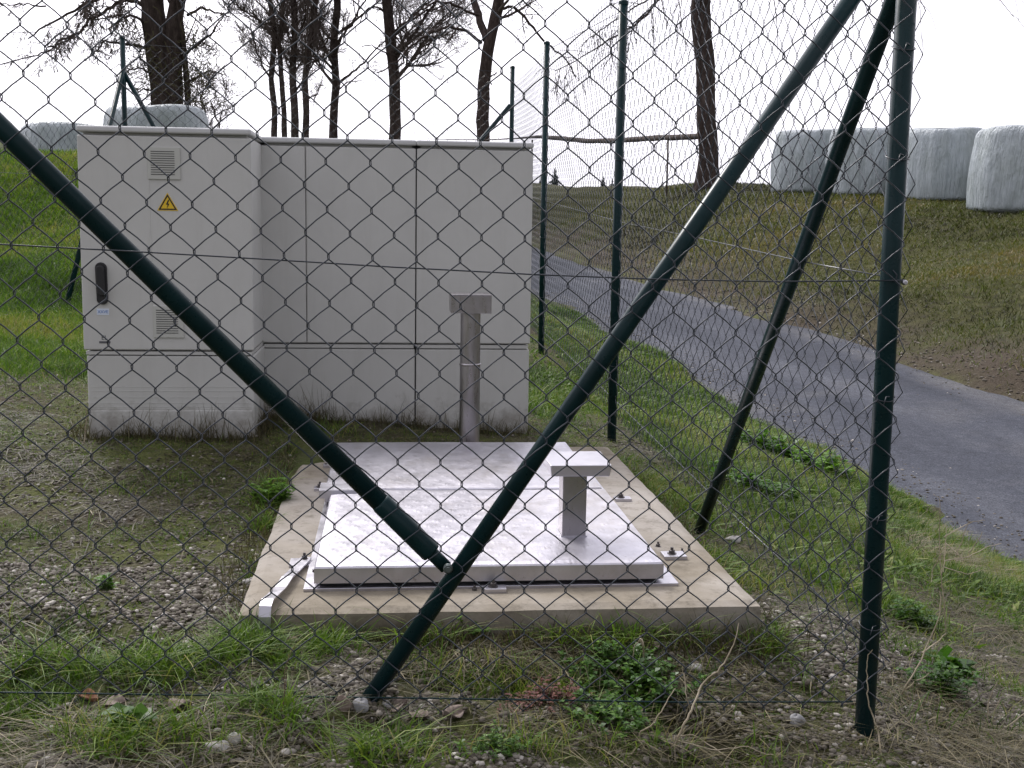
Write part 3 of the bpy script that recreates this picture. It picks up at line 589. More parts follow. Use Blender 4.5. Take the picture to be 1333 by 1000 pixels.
def post(x, y, ztop, zbase, r, parent, lean=(0, 0)):
    o_ = cyl('post', (x, y, zbase - .25), (x + lean[0], y + lean[1], ztop), r, parent)
    cp = MB().lathe((x + lean[0], y + lean[1], ztop - .012), [(r + .0015, 0), (r + .0015, .013), (r * .7, .019)], 20); build('post_cap', cp, M['green'], o_, smooth=False); return o_
# front fence: lattice of the photograph's plane
T0 = np.array([-.45842, 1.96190, .09735]); CU = [.00078974, .07040405, .0016999, 1.98778e-05, 2.13896e-05, -6.29099e-05]; CV = [.00199292, -.0017849, -.0756853, 6.0953e-05, 1.52679e-05, 9.59205e-05]
def front(c, v):
    i = c / 2; k = v; ic = np.clip(i, -6, 20); kc = np.clip(k, -5, 13); b_ = [1, ic, kc, ic * ic, ic * kc, kc * kc]
    u = sum(a_ * q for a_, q in zip(CU, b_)) + (i - ic) * .0704; w_ = sum(a_ * q for a_, q in zip(CV, b_)) - (k - kc) * .0757
    return np.stack([T0[0] + u, T0[1] - .0096 * u - .0122 * w_ - .012 + 0 * u, T0[2] + w_ + CZ], -1)
ff = empty('chain_link_fence', (.85, 1.97, 0.0), 'near chain link fence across the whole view with two crossing diagonal braces', 'fence')
wiremesh('wire_mesh', chain_mesh(front, range(-27, 37), lambda c: 12.75 + .4 * math.sin(c * 1.7) * .5, lambda c: -10, .00122, 7, (0, 1, 0)), M['wire'], ff)
post(.851, 1.974, Z(.86), Z(-.90), .0172, ff); post(-1.45, 1.985, Z(.90), Z(-.80), .0172, ff)
yb_ = 1.978
A0 = np.array([-1.44, yb_, Z(.985)]); A1 = np.array([.068, yb_, Z(-.5605)]); dA = (A1 - A0) / np.linalg.norm(A1 - A0)
ba = cyl('brace', A0, A1 - dA * .11, .0168, ff); 
sv = build('brace_sleeve', MB().tube([A1 - dA * .125, A1 - dA * .12, A1 - dA * .004, A1], [.0170, .0184, .0184, .0172], 24), M['green'], ba); sv.data.polygons.foreach_set('use_smooth', [len(f_.vertices) == 4 for f_ in sv.data.polygons])
cyl('brace_tip', A1 - dA * .02, A1 + dA * .036, .0118, ba)
B0 = np.array([.838, yb_ - .004, Z(.498)]); B1 = np.array([-.066, yb_ - .004, Z(-.860)]); bb_ = cyl('brace', B0, B1, .0150, ff)
jb = np.array([.0955, yb_ - .022, Z(-.583)])
bo = build('brace_bolt', MB().lathe(jb, [(.0085, .006), (.0085, .002), (.0065, -.001)], 16, 'y').lathe(jb + np.array([0, -.003, 0]), [(.0045, .004), (.0045, -.002)], 6, 'y'), M['gwire'], bb_)
def wire(name, P, r, parent, mat_='wire', n=6): 
    P = np.array(P, float); P[:, 2] += CZ; return build(name, MB().tube(P, r, n), M[mat_], parent, smooth=True)
wire('tension_wire', [(-1.45, 1.962, -.035), (-1.0, 1.957, -.037), (-.615, 1.955, -.046), (-.40, 1.955, -.055), (-.21, 1.955, -.064), (0, 1.955, -.0745), (.231, 1.955, -.084), (.45, 1.955, -.090), (.65, 1.955, -.0915), (.87, 1.955, -.087)], .0014, ff)
wire('tension_wire', [(-1.45, 1.960, -.770), (-.645, 1.955, -.782), (.12, 1.955, -.813), (.50, 1.955, -.829), (.82, 1.958, -.838)], .0014, ff, 'green')
wire('tension_wire', [(-1.45, 1.962, .80), (-.2, 1.955, .775), (.86, 1.958, .79)], .0014, ff)
build('wire_clip', MB().lathe((.8665, 1.950, Z(-.0905)), [(.0045, .004), (.0045, -.002), (.003, -.004)], 10, 'y'), M['alu'], ff)
build('wire_clip', MB().tube([(.845, 1.953, Z(-.070)), (.852, 1.950, Z(-.078)), (.851, 1.952, Z(-.090))], .0012, 5), M['wire'], ff)

def tie(x, y, z, r_, parent):
    t_ = np.linspace(0, 2 * math.pi, 15); P_ = [(x + r_ * math.cos(q), y + r_ * math.sin(q), z + .006 * math.sin(q)) for q in t_]
    P_ += [(x - r_ * .3, y - r_ - .006, z + .004), (x - r_ * .3 - .006, y - r_ - .010, z - .010)] if parent.name == 'chain_link_fence' else [(x + r_ + .008, y - .003, z - .004)]
    return build('wire_tie', MB().tube(P_, .0010, 5), M['wire'], parent, smooth=True)
for z_ in (.30, .12, -.29, -.50, -.70): tie(.851, 1.974, Z(z_), .0195, ff)
# side fence, running back beside the road
sf = empty('chain_link_fence', (.885, 5.5, gz1(.885, 5.5)), 'chain link fence running back along the road verge with four thin posts', 'fence')
HB = np.array([1.9, 2.6, 4.6, 7.0, 9.1]); HZ = np.array([-.80, -.785, -.745, -.685, -.62])
def side(c, v):
    y = 1.948 + c * .0362; zb_ = np.interp(y, HB, HZ); x = .853 + .005 * (y - 2) + .0185 + .005 * np.sin(y * 2.1 + 2.2)
    return np.stack([x, y, zb_ + .03 + CZ - (v - 23) * .0705], -1)
wiremesh('wire_mesh', chain_mesh(side, range(0, 197), lambda c: 23.6, lambda c: -.5, .00098, 4, (1, 0, 0), bow=.001), M['wire'], sf)
post(.873, 4.612, Z(.838), Z(-.852), .0178, sf); post(.886, 7.01, Z(1.032), Z(-.772), .0176, sf)
p4 = post(.895, 9.10, Z(1.155), Z(-.70), .0175, sf)
Cc = np.array([[.862, 3.225, Z(-.885)], [.8615, 2.474, Z(-.072)], [.860, 2.043, Z(.395)], [.856, 1.995, Z(.447)]]); br = build('brace', MB().tube(Cc, .0155, 20), M['green'], sf); br.data.polygons.foreach_set('use_smooth', [len(f_.vertices) == 4 for f_ in br.data.polygons])

wire('tension_wire', [(.872, 1.96, -.087), (.872, 2.5, -.072), (.88, 3.4, -.035), (.90, 4.6, .005), (.905, 7.0, .125), (.915, 9.1, .235)], .0012, sf)
wire('tension_wire', [(.884, 1.96, -.765), (.89, 3.2, -.745), (.90, 4.6, -.71), (.91, 7.0, -.65), (.92, 9.1, -.58)], .0014, sf)
wire('tension_wire', [(.884, 1.96, .80), (.90, 4.6, .82), (.91, 7.0, 1.0), (.92, 9.1, 1.13)], .0014, sf)

# rear fence and the one on the grass side
rf_ = empty('chain_link_fence', (-.5, 9.0, gz1(-.5, 9.0)), 'far chain link fence behind the cabinets with a diagonal brace against its left post', 'fence')
LP = np.array([-1.813, 8.5])
def rear(c, v):
    t_ = c * .0362 / 2.78; x = LP[0] + t_ * (.895 - LP[0]); y = LP[1] + t_ * (9.10 - LP[1]); zt_ = 1.17 - .05 * t_; return np.stack([x, y, zt_ + CZ - v * .0705], -1)
wiremesh('wire_mesh', chain_mesh(rear, range(0, 76), lambda c: 24.0, lambda c: 0, .0010, 4, (.2, .97, 0), bow=0), M['wire'], rf_)
for z_ in (.60, .25, -.20, -.55): tie(.873, 4.612, Z(z_), .0200, sf); tie(.886, 7.01, Z(z_ + .12), .0200, sf)
cyl('brace', W(664, 137, Y=9.07), (-.42, 8.80, Z(-.70)), .016, rf_)
pl = post(LP[0], LP[1], Z(1.203), Z(-.60), .0178, rf_)
cyl('brace', W(160, 92, Y=8.5), (-1.0, 8.68, Z(-.62)), .0165, rf_)
wire('tension_wire', [(-1.81, 8.49, 1.16), (.895, 9.09, 1.11)], .0014, rf_); wire('tension_wire', [(-1.81, 8.49, .25), (.895, 9.09, .22)], .0014, rf_)
lf = empty('chain_link_fence', (-2.6, 6.1, gz1(-2.6, 6.1)), 'chain link fence on the grass side, left of the cabinets', 'fence')
dl = np.array([-.307, -.952])
def left(c, v):
    s_ = c * .0362; x = LP[0] + dl[0] * s_; y = LP[1] + dl[1] * s_; zb_ = np.interp(s_, [0, 1.5, 3.5, 7], [-.50, -.56, -.62, -.72]); return np.stack([x, y, zb_ + CZ - (v - 24) * .0705 + np.interp(s_, [0, 7], [0, .02])], -1)
wiremesh('wire_mesh', chain_mesh(left, range(0, 190), lambda c: 24.3, lambda c: 0, .0010, 4, (.95, -.3, 0), bow=0), M['wire'], lf)
fb = W(83, 397, Y=7.76); cyl('brace', W(160, 92, Y=8.49), (fb[0], fb[1], gz1(fb[0], fb[1]) - .05), .0165, lf)
for s_ in (2.75, 5.5): post(LP[0] + dl[0] * s_ - .02, LP[1] + dl[1] * s_, Z(1.12 - .04 * s_), gz1(LP[0] + dl[0] * s_, LP[1] + dl[1] * s_), .0175, lf)
def lw(z0, z1, m__='gwire'): wire('tension_wire', [(LP[0] + dl[0] * s_, LP[1] + dl[1] * s_, z0 + (z1 - z0) * s_ / 7) for s_ in np.linspace(0, 6.8, 9)], .0014, lf, m__)
lw(-.545, -.70); lw(.26, .16); lw(1.16, 1.02)

# ------------------------------------------------------------------ wrapped bales
def bale(cx, cy, zbase, r, h, label, seed, group, bulge=.05):
    n, k = 72, 34; rg = np.random.default_rng(seed); ph = rg.random(8) * 6.28; V_ = []
    prof = []
    for q in range(k):
        t_ = q / (k - 1)
        if t_ < .08: rr = .86 + .14 * math.sin(t_ / .08 * math.pi / 2); zz = t_ / .08 * .06
        elif t_ < .74: u = (t_ - .08) / .66; rr = 1 + bulge * math.sin(u * math.pi) - .05 * u; zz = .06 + u * .76
        else: u = (t_ - .74) / .26; a_ = u * math.pi / 2; rr = (.95) * (.72 + .28 * math.cos(a_)) if u < .55 else (.95) * (.72 + .28 * math.cos(.55 * math.pi / 2)) * (1 - (u - .55) / .45) ** .8; zz = .82 + .18 * math.sin(min(a_ * 1.15, math.pi / 2))
        prof.append((rr, zz))
    for q, (rr, zz) in enumerate(prof):
        for j in range(n):
            t_ = 2 * math.pi * j / n; fold = .016 * math.sin(9 * t_ + ph[0]) + .010 * math.sin(17 * t_ + ph[1] + zz * 3) + .018 * math.sin(3 * t_ + ph[2]) + .010 * math.sin(5 * t_ + zz * 6 + ph[3]) + .006 * math.sin(31 * t_ + ph[4])
            fold += .014 * vnoise(t_ * 3 + seed, zz * 5, 1.7) * math.sin(23 * t_ + ph[5])
            R_ = r * (rr + fold * min(1, rr * 1.3)); V_.append((R_ * math.cos(t_), R_ * math.sin(t_), h * zz + h * .02 * math.sin(2 * t_ + ph[6]) * zz - (.02 * h * (zz > .95)) * (1 - rr)))
    Fq = [(i * n + j, i * n + (j + 1) % n, (i + 1) * n + (j + 1) % n, (i + 1) * n + j) for i in range(k - 1) for j in range(n)]; Fq.append(tuple((k - 1) * n + j for j in range(n))); Fq.append(tuple(range(n - 1, -1, -1)))
    me_ = MB().add(V_, Fq).mesh('bale'); o_ = build('silage_bale', me_, M['bale'], None, smooth=True); o_.location = (cx, cy, zbase); return tag(o_, label, 'bale', group)
for (px, py, Y, wpx, hpx, lab, sd_) in [(1057, 249, 22.2, 86, 80, 'leftmost of the four wrapped bales on the bank beyond the road', 3), (1138, 253, 20.6, 104, 86, 'second wrapped bale on the bank, partly behind the dark corner post', 5),
                                  (1233, 260, 19.0, 100, 91, 'third wrapped bale on the bank, right of the corner post', 8), (1348, 266, 17.0, 128, 103, 'nearest and largest wrapped bale on the bank, cut by the right edge', 11)]:
    p = W(px, py, Y=Y); d_ = np.hypot(*p[:2]); r = wpx / 2 / F * d_; h = hpx / F * d_; bale(p[0], p[1] + r * .4, min(p[2], gz1(p[0], p[1]) + .02) - .05, r, h - .01, lab, sd_, 'wrapped bales in a row on the bank')
for (px, py, Y, wpx, hpx, lab, sd_) in [(207, 262, 15.4, 131, 117, 'white wrapped bale showing over the left cabinet, under the big tree', 21), (103, 268, 16.6, 132, 100, 'low greenish wrapped bale on the grass hill, left of the cabinets', 24)]:
    p = W(px, py, Y=Y); r = wpx / 2 / F * Y; h = hpx / F * Y; bale(p[0], p[1], p[2], r, h, lab, sd_, 'wrapped bales on the grass hill', .03)

# ------------------------------------------------------------------ trees
def fast_tubes(name, segs, mat_, parent):       # segs: list of (points Nx3, radii N, sides)
    VV = []; QQ = []; base = 0
    for P, R, n in segs:
        P = np.asarray(P, float); R = np.asarray(R, float); T = np.gradient(P, axis=0); T /= np.linalg.norm(T, axis=1)[:, None] + 1e-9
        ref = np.array([.31, .95, .05]) if abs(T[0] @ np.array([.31, .95, .05])) < .9 else np.array([1., 0, 0])
        A = np.cross(T, ref); A /= np.linalg.norm(A, axis=1)[:, None] + 1e-9; B = np.cross(T, A); ang = np.arange(n) * 2 * math.pi / n
        r_ = R[:, None, None] * np.ones((1, n, 1))
        if n >= 10: r_ = r_ * (1 + .09 * np.sin(5 * ang + P[:, 2:3] * 1.5)[:, :, None] + .05 * np.sin(11 * ang + P[:, 2:3] * 4)[:, :, None] + RNG.normal(0, .035, (len(P), n, 1)))
        Vv = P[:, None, :] + r_ * (np.cos(ang)[None, :, None] * A[:, None, :] + np.sin(ang)[None, :, None] * B[:, None, :])
        k = len(P); VV.append(Vv.reshape(-1, 3)); ii = base + np.arange(k * n).reshape(k, n); jj = np.roll(ii, -1, 1); QQ.append(np.stack([ii[:-1], jj[:-1], jj[1:], ii[1:]], -1).reshape(-1, 4)); base += k * n
    return wiremesh(name, (np.concatenate(VV), np.concatenate(QQ)), mat_, parent)
def resample(P, n):
    P = np.asarray(P, float); d = np.r_[0, np.cumsum(np.linalg.norm(np.diff(P, axis=0), axis=1))]; t_ = np.linspace(0, d[-1], n); return np.stack([np.interp(t_, d, P[:, i]) for i in range(3)], 1)
def wander(p, d, L, n, jit, lift, rg):
    P = [np.array(p, float)]; d = np.array(d, float); d /= np.linalg.norm(d)
    for i in range(n): d = d + rg.normal(0, jit, 3) + np.array([0, 0, lift]); d /= np.linalg.norm(d); P.append(P[-1] + d * L / n)
    return np.array(P)
def sprout(P, R, level, rg, out, dens, Lk, lift=.03, droop=0, maxl=3, rmin=.006, spread=1.0):
    """side shoots along a limb, recursively"""
    L = np.linalg.norm(np.diff(P, axis=0), axis=1).sum(); cnt = rg.poisson(dens * L) + (1 if level < maxl else 0)
    for _ in range(int(cnt)):
        t_ = rg.uniform(.15, 1.0); i = min(int(t_ * (len(P) - 1)), len(P) - 2); fr_ = t_ * (len(P) - 1) - i; p = P[i] * (1 - fr_) + P[i + 1] * fr_; r0 = R[i] * .55
        ax = P[i + 1] - P[i]; ax /= np.linalg.norm(ax) + 1e-9; q = rg.normal(0, 1, 3); q -= ax * (q @ ax); q /= np.linalg.norm(q) + 1e-9
        d = ax * .55 + q * spread + np.array([0, 0, .25 - droop]); l = L * Lk * rg.uniform(.5, 1.15) * (1.15 - .6 * t_); r0 = max(min(r0, l * .022), rmin)
        n = 5 if level < maxl else 4; B = wander(p, d, l, n, .16, lift - droop * .3, rg); RR = np.linspace(r0, rmin * .8, n + 1); out.append((B, RR, 5 if r0 > .02 else 3))
        if level < maxl: sprout(B, RR, level + 1, rg, out, dens * 1.75, .55, lift, droop, maxl, rmin, spread)
def tree(name, label, Y, trunks, limbs, seed, dens=1.0, Lk=.42, lift=.05, maxl=3, rmin=.0062, topn=5, mossy=None, group='bare trees on the skyline', spread=1.0, cat='tree', start=.07):
    rg = np.random.default_rng(seed); main = []; tw = []
    p0 = W(*trunks[0][0][0], Y=Y); base = (p0[0], p0[1], min(gz1(p0[0], p0[1]), p0[2] + .3)); tr = empty(name, base, label, cat, group)
    for (pl_, r0, r1) in trunks:
        r0 *= .88; r1 *= .88
        P = [W(x, y, Y=Y) + np.array([0, rg.normal(0, .05), 0]) for x, y in pl_]; P[0] = np.array([P[0][0], P[0][1], gz1(P[0][0], P[0][1]) - .3]) if pl_[0][1] > 140 else P[0]
        d = P[-1] - P[-2]; n0 = len(P); up = wander(P[-1], d, (6.5 * Y / 35 + 1.5) if name != 'bare_shrub' else .5, 8, .07, .02, rg); P = np.r_[np.array(P), up[1:]]
        n = 46; Q = resample(P, n); Q[3:] += np.cumsum(rg.normal(0, .006 * Y / 20, (n - 3, 3)), 0) * np.array([1, 1, 0]) * .6
        R = np.interp(np.linspace(0, 1, n), [0, .5, 1], [r0, r1, r1 * .25]); 
        if pl_[0][1] > 140: R = R * (1 + .55 * np.exp(-(Q[:, 2] - Q[0, 2] - .3) / .35).clip(0, 1.0))
        main.append((Q, R, 14)); i0 = int(n * start)
        sprout(Q[i0:], R[i0:] * .75, 0, rg, tw, dens * .85, Lk, lift, 0, maxl, rmin, spread)
    for (pl_, r0, r1, dn, droop) in limbs:
        r0 *= .72; dn *= 1.6
        dy = rg.uniform(-1, 1) * .12; P = np.array([W(x, y, Y=Y * (1 + dy * i / max(1, len(pl_) - 1) * .3)) for i, (x, y) in enumerate(pl_)]); n = max(8, len(pl_) * 3); Q = resample(P, n); Q[1:] += rg.normal(0, .012 * Y / 20, (n - 1, 3)); R = np.linspace(r0, r1, n)
        main.append((Q, R, 8)); sprout(Q, R, 1, rg, tw, dn * 1.9, .34, 0, droop, maxl, rmin, spread)
    fast_tubes('trunk', main, M['bark'], tr); fast_tubes('crown', tw, M['twig'], tr)
    if mossy:
        sh = []
        for (px, py, sx, sy, n_) in mossy:
            for _ in range(n_): c_ = W(px + rg.normal(0, sx), py + rg.normal(0, sy), Y=Y + rg.normal(0, .25)); q = rg.normal(0, 1, 3) + np.array([0, 0, .3]); sh.append((wander(c_, q, rg.uniform(.12, .4), 4, .35, .02, rg), np.linspace(.007, .004, 5), 3))
        tag(fast_tubes('shoots', sh, M['mosstwig'], tr), kind='stuff')
    return tr
k38 = 1
tree('bare_tree', 'sturdy bare tree whose trunk forks high up, above the middle cabinets', 38, [([(633, 200), (629, 150), (631, 105), (636, 60), (645, 25), (652, -15)], .25, .17)],
     [([(633, 52), (624, 25), (616, -5), (612, -40)], .17, .10, .5, 0), ([(627, 56), (610, 42), (585, 35), (560, 42), (535, 62), (505, 88), (490, 96)], .07, .02, .7, .1), ([(649, 12), (668, 7), (682, 20), (695, 38), (712, 58), (735, 75), (750, 100)], .07, .02, .9, .35),
      ([(624, 20), (596, 8), (570, 2), (548, 14), (520, 34)], .06, .015, .8, .05), ([(640, 110), (636, 100), (645, 96)], .03, .02, .2, 0)], 31, dens=2.0, Lk=.30, start=.28)
tree('bare_tree', 'slender bare tree over the seam of the middle cabinet, with knobbly trunk', 44, [([(515, 205), (514, 150), (513, 110), (509, 60), (504, 0), (500, -30)], .25, .19)],
     [([(513, 80), (530, 55), (548, 30), (566, 5), (580, -20)], .09, .04, .7, 0), ([(509, 45), (530, 28), (550, 18), (590, 2)], .07, .02, .8, 0), ([(514, 85), (500, 70), (485, 60), (470, 62)], .05, .015, 1.0, .1), ([(516, 95), (526, 75), (530, 50), (523, 40)], .05, .02, 1.0, 0), ([(506, 20), (490, 8), (475, 15), (462, 40)], .06, .015, 1.0, .1)], 32, dens=2.5, Lk=.22)
tree('bare_tree', 'thin dark bare tree between the clump of stems and the slender tree', 47, [([(434, 205), (433, 160), (437, 110), (434, 60), (440, 10), (437, -20)], .19, .14)],
     [([(437, 108), (455, 98), (475, 82), (490, 62), (505, 52)], .08, .02, 1.1, 0), ([(436, 90), (425, 70), (415, 40), (405, 10)], .08, .03, 1.0, 0), ([(436, 60), (450, 40), (465, 20), (478, -5)], .08, .03, 1.0, 0), ([(436, 120), (452, 108), (470, 104)], .05, .01, 1.1, 0)], 33, dens=3.2, Lk=.24)
tree('bare_tree', 'dense clump of several bare upright stems behind the left and middle cabinets', 42, [([(385, 205), (384, 150), (380, 90), (385, 40), (382, -20)], .165, .10), ([(357, 205), (356, 150), (351, 100), (356, 50), (349, -10)], .13, .08), ([(397, 205), (398, 150), (396, 100), (404, 50), (412, -10)], .14, .09), ([(372, 205), (370, 150), (366, 100), (362, 60), (368, 10)], .12, .07)],
     [([(384, 120), (400, 95), (415, 70), (428, 45)], .06, .02, 1.6, 0), ([(356, 110), (340, 85), (330, 55), (325, 30)], .06, .02, 1.6, 0), ([(384, 60), (395, 30), (400, 0)], .06, .02, 1.5, 0), ([(398, 130), (412, 125), (420, 100)], .04, .015, 1.6, 0)], 34, dens=3.0, Lk=.17, lift=.12, spread=.8, start=.12)
tree('old_tree', 'thick old tree with a split trunk and moss green shoots, rising behind the left cabinet', 20, [([(212, 200), (213, 140), (208, 90), (205, 50), (198, 0), (195, -30)], .23, .20), ([(223, 200), (226, 140), (226, 90), (228, 40), (234, -5), (240, -30)], .18, .13), ([(242, 200), (244, 140), (242, 90), (240, 50)], .07, .04)],
     [([(196, 10), (180, 2), (160, 0), (140, 12), (118, 26), (105, 42), (80, 52), (62, 62)], .05, .015, 2.4, .45), ([(190, 30), (175, 22), (160, 20), (140, 24), (125, 26)], .035, .01, 3.0, .2), ([(110, 38), (95, 50), (75, 58), (55, 70), (30, 75), (0, 84)], .02, .01, 2.5, .5), ([(190, 62), (165, 58), (148, 55), (135, 54), (128, 66), (122, 72)], .04, .01, 3, .35),
      ([(200, -12), (150, -8), (115, 4), (80, 22), (50, 40), (35, 50)], .05, .012, 2.6, .45), ([(60, 8), (40, 6), (15, 7), (-5, 3)], .02, .008, 2.2, .5), ([(242, 70), (262, 55), (280, 40), (292, 15)], .035, .01, 3, .0), ([(240, 110), (258, 100), (272, 92), (290, 96)], .03, .008, 3, .1), ([(244, 20), (262, 10), (285, 18), (300, 22)], .035, .01, 3, .1), ([(200, 95), (180, 88), (168, 92), (160, 98)], .03, .008, 3, .1), ([(205, 120), (190, 116), (176, 124)], .025, .008, 3, .1)],
     35, dens=3.0, Lk=.15, maxl=3, rmin=.0055, start=.2, mossy=[(180, 60, 16, 24, 130), (190, 110, 16, 22, 120), (258, 105, 18, 28, 200), (254, 55, 16, 22, 110)])
tree('bare_shrub', 'twiggy bare bushes right of the big bale, behind the left cabinet', 30, [([(268, 200), (266, 150), (262, 118)], .05, .02), ([(285, 200), (288, 165), (294, 138)], .045, .02), ([(256, 200), (252, 150), (256, 110)], .05, .02)], [([(268, 170), (280, 150), (300, 140)], .03, .01, 4, 0), ([(268, 150), (262, 125), (275, 100)], .03, .01, 4, 0), ([(285, 160), (276, 135), (284, 115)], .03, .01, 4, 0)], 36, dens=5.0, Lk=.5, maxl=2, cat='shrub', group='bushes on the skyline')
tree('rough_tree', 'tall tree with rough flaking bark standing on the bank beside the bales', 25, [([(922, 246), (922, 200), (917, 160), (920, 110), (917, 60), (913, 10), (913, -20)], .225, .215)],
     [([(912, -30), (890, -32), (862, -6), (840, 22), (812, 42), (782, 58), (748, 80), (722, 92)], .05, .008, 1.8, .7), ([(862, -10), (840, 2), (815, 16), (790, 34), (760, 56)], .03, .008, 2.0, .6), ([(912, -34), (990, -60), (1150, -50), (1260, -25), (1300, 0), (1318, 22)], .06, .006, .35, .8)], 37, dens=.5, Lk=.25, maxl=2, start=.4)
for i, (px, pt, Y) in enumerate([(705, 226, 70), (722, 218, 72), (785, 229, 62), (797, 232, 66), (862, 236, 60)]):
    p = W(px, 244, Y=Y); tp = W(px, pt, Y=Y)[2]; h = tp - p[2] + 1.0; V_ = []; Tt = []; rg = np.random.default_rng(50 + i)
    for _ in range(900):
        u = rg.random() ** .8; rr = (1 - u) * h * .30 * rg.uniform(.5, 1.1) * (.7 + .3 * math.sin(u * 38)); a_ = rg.uniform(0, 6.28); c_ = np.array([rr * math.cos(a_), rr * math.sin(a_), h * (.12 + .88 * u)]); q = rg.normal(0, .055 * h * (1.1 - u), (3, 3)); V_ += list(c_ + q)
    cr = soup('crown', np.array(V_), tri=np.arange(len(V_)).reshape(-1, 3), mat=M['needle']); e_ = empty('conifer', (p[0], p[1], p[2] - 1.0), ['far small conifer right behind the rightmost cabinet edge, first from the left', 'pointed far conifer just right of the third fence post', 'far low conifer left of the tall fence post', 'small far bush close to the tall fence post', 'far small conifer by the thin stake under the pole rail'][i], 'conifer', 'tiny conifers on the skyline')
    o_ = bpy.data.objects.new('crown', cr); C.objects.link(o_); o_.parent = e_; build('trunk', MB().tube([(p[0], p[1], p[2] - 1.3), (p[0], p[1], p[2] - 1.0 + h * .9)], [.08, .02], 6), M['bark'], e_)
# pole rail slung along the bank
e_ = empty('pole_rail', (*W(868, 243, Y=26)[:2], gz1(*W(868, 243, Y=26)[:2])), 'long rough wooden pole held level beside the rough tree on thin stakes', 'rail')
P = resample([W(*q[:2], Y=q[2]) for q in [(560, 181, 38), (600, 182, 37), (640, 182, 36), (675, 180, 34.5), (700, 178, 33.5), (730, 180, 32), (765, 183.5, 30.5), (800, 183, 29), (830, 181, 27.8), (860, 179, 26.5), (885, 178.5, 25.8), (912, 177, 25)]], 70)
fast_tubes('rail', [(P, np.interp(np.linspace(0, 1, 70), [0, .3, .45, 1], [.012, .02, .06, .062]) * (1 + RNG.normal(0, .05, 70)), 10)], M['wood'], e_)
for px, Y, yb2 in ((870, 26.1, 243), (693, 33.8, 240)):
    p = W(px, 182, Y=Y); cyl('stake', (p[0], p[1] + .02, p[2]), (*W(px - 2, yb2, Y=Y)[:2], gz1(p[0], p[1]) - .1), .022, e_, 'wood', 8)


# ------------------------------------------------------------------ grass, gravel and litter
def blades(x, y, h, wd, lean, tint, seg=3, flop=0.0, zoff=-.006):
    n = len(x); z = ground(x, y) + zoff; th = RNG.random(n) * 6.283; fa = RNG.random(n) * 6.283
    dx, dy = np.cos(th), np.sin(th); sx, sy = np.cos(fa), np.sin(fa)
    ts = {3: [0, .4, .75, 1], 2: [0, .55, 1]}[seg]; wf = {3: [1, .85, .55], 2: [1, .7]}[seg]; vs = []
    for q, t_ in enumerate(ts):
        ox = dx * lean * h * t_ ** 1.8; oy = dy * lean * h * t_ ** 1.8; oz = h * t_ * (1 - flop * t_) / np.sqrt(1 + (lean * t_) ** 2)
        c_ = np.stack([x + ox, y + oy, z + oz], -1)
        if q < len(ts) - 1:
            s_ = np.stack([sx, sy, 0 * sx], -1) * (wd * wf[q] * .5)[:, None]; vs += [c_ - s_, c_ + s_]
        else: vs.append(c_)
    k = len(vs); V_ = np.stack(vs, 1).reshape(-1, 3); b0 = np.arange(n) * k
    Qs = np.concatenate([np.stack([b0 + 2 * i, b0 + 2 * i + 1, b0 + 2 * i + 3, b0 + 2 * i + 2], -1) for i in range((k - 1) // 2 - 1)]) if k > 3 else None
    Ts = np.stack([b0 + k - 3, b0 + k - 2, b0 + k - 1], -1); return V_, Qs, Ts, np.repeat(tint, k)
def merge(L):
    V_, Q_, T_, c_ = [], [], [], []; b = 0
    for v, q, t_, c in L: V_.append(v); Q_.append(q + b); T_.append(t_ + b); c_.append(c); b += len(v)
    return np.concatenate(V_), np.concatenate(Q_), np.concatenate(T_), np.concatenate(c_)
def outside(x, y):       # not on the slab, inside a cabinet or on the road
    xl, wd, _ = road_at(y)
    a_ = (x > -.30) & (x < .745) & (y > 2.235) & (y < 3.97); b_ = (x > -1.0) & (x < -.46) & (y > 4.0) & (y < 4.66); c_ = (x > -.46) & (x < .505) & (y > 4.345) & (y < 4.66); d_ = (x > xl + .06) & (x < xl + wd - .06)
    return ~(a_ | b_ | c_ | d_)
def scatter(n, x0, x1, y0, y1, fn, p=1.0):
    x = RNG.uniform(x0, x1, n); y = RNG.uniform(y0, y1, n)
    inv = np.abs(x) < np.abs(y) * .62 + .5                    # only what the place's visitor would see from about here
    k = inv & outside(x, y); x, y = x[k], y[k]; m_ = fn(x, y); k = RNG.random(len(x)) < m_ * p; return x[k], y[k]
U_ = lambda n, a_, b_: RNG.uniform(a_, b_, n)
L = []
# near turf patches
x, y = scatter(420000, -1.9, 2.4, 1.45, 5.6, lambda x, y: np.clip(m_green(x, y) ** 1.5 * (.25 + 1.2 * vnoise(x, y, 22)), 0, 1)); n = len(x)
hh = U_(n, .012, .050) * (.35 + 1.3 * vnoise(x, y, 9)) * (1 + .25 * (y < 2.2)); L.append(blades(x, y, hh, U_(n, .0012, .0030), U_(n, .2, 1.5), np.clip(RNG.normal(.42, .20, n) + (vnoise(x, y, 3) - .5) * .8 + (RNG.random(n) < .08) * .4, 0, 1)))
k = RNG.random(n) < .045; x5, y5 = x[k], y[k]; n5 = len(x5)
L.append(blades(x5, y5, U_(n5, .012, .034), U_(n5, .005, .011), U_(n5, .8, 2.2), np.clip(RNG.normal(.6, .15, n5), 0, 1), 3, .2))
# sparse moss and shoots on the gravel
x, y = scatter(380000, -1.9, 2.0, 1.45, 5.4, lambda x, y: .10 + .95 * sstep(.44, .62, fbm(x, y, 4.2, 4))); n = len(x)
L.append(blades(x, y, U_(n, .006, .024), U_(n, .001, .0024), U_(n, .4, 1.8), np.clip(RNG.normal(.62, .2, n), 0, 1), 2))
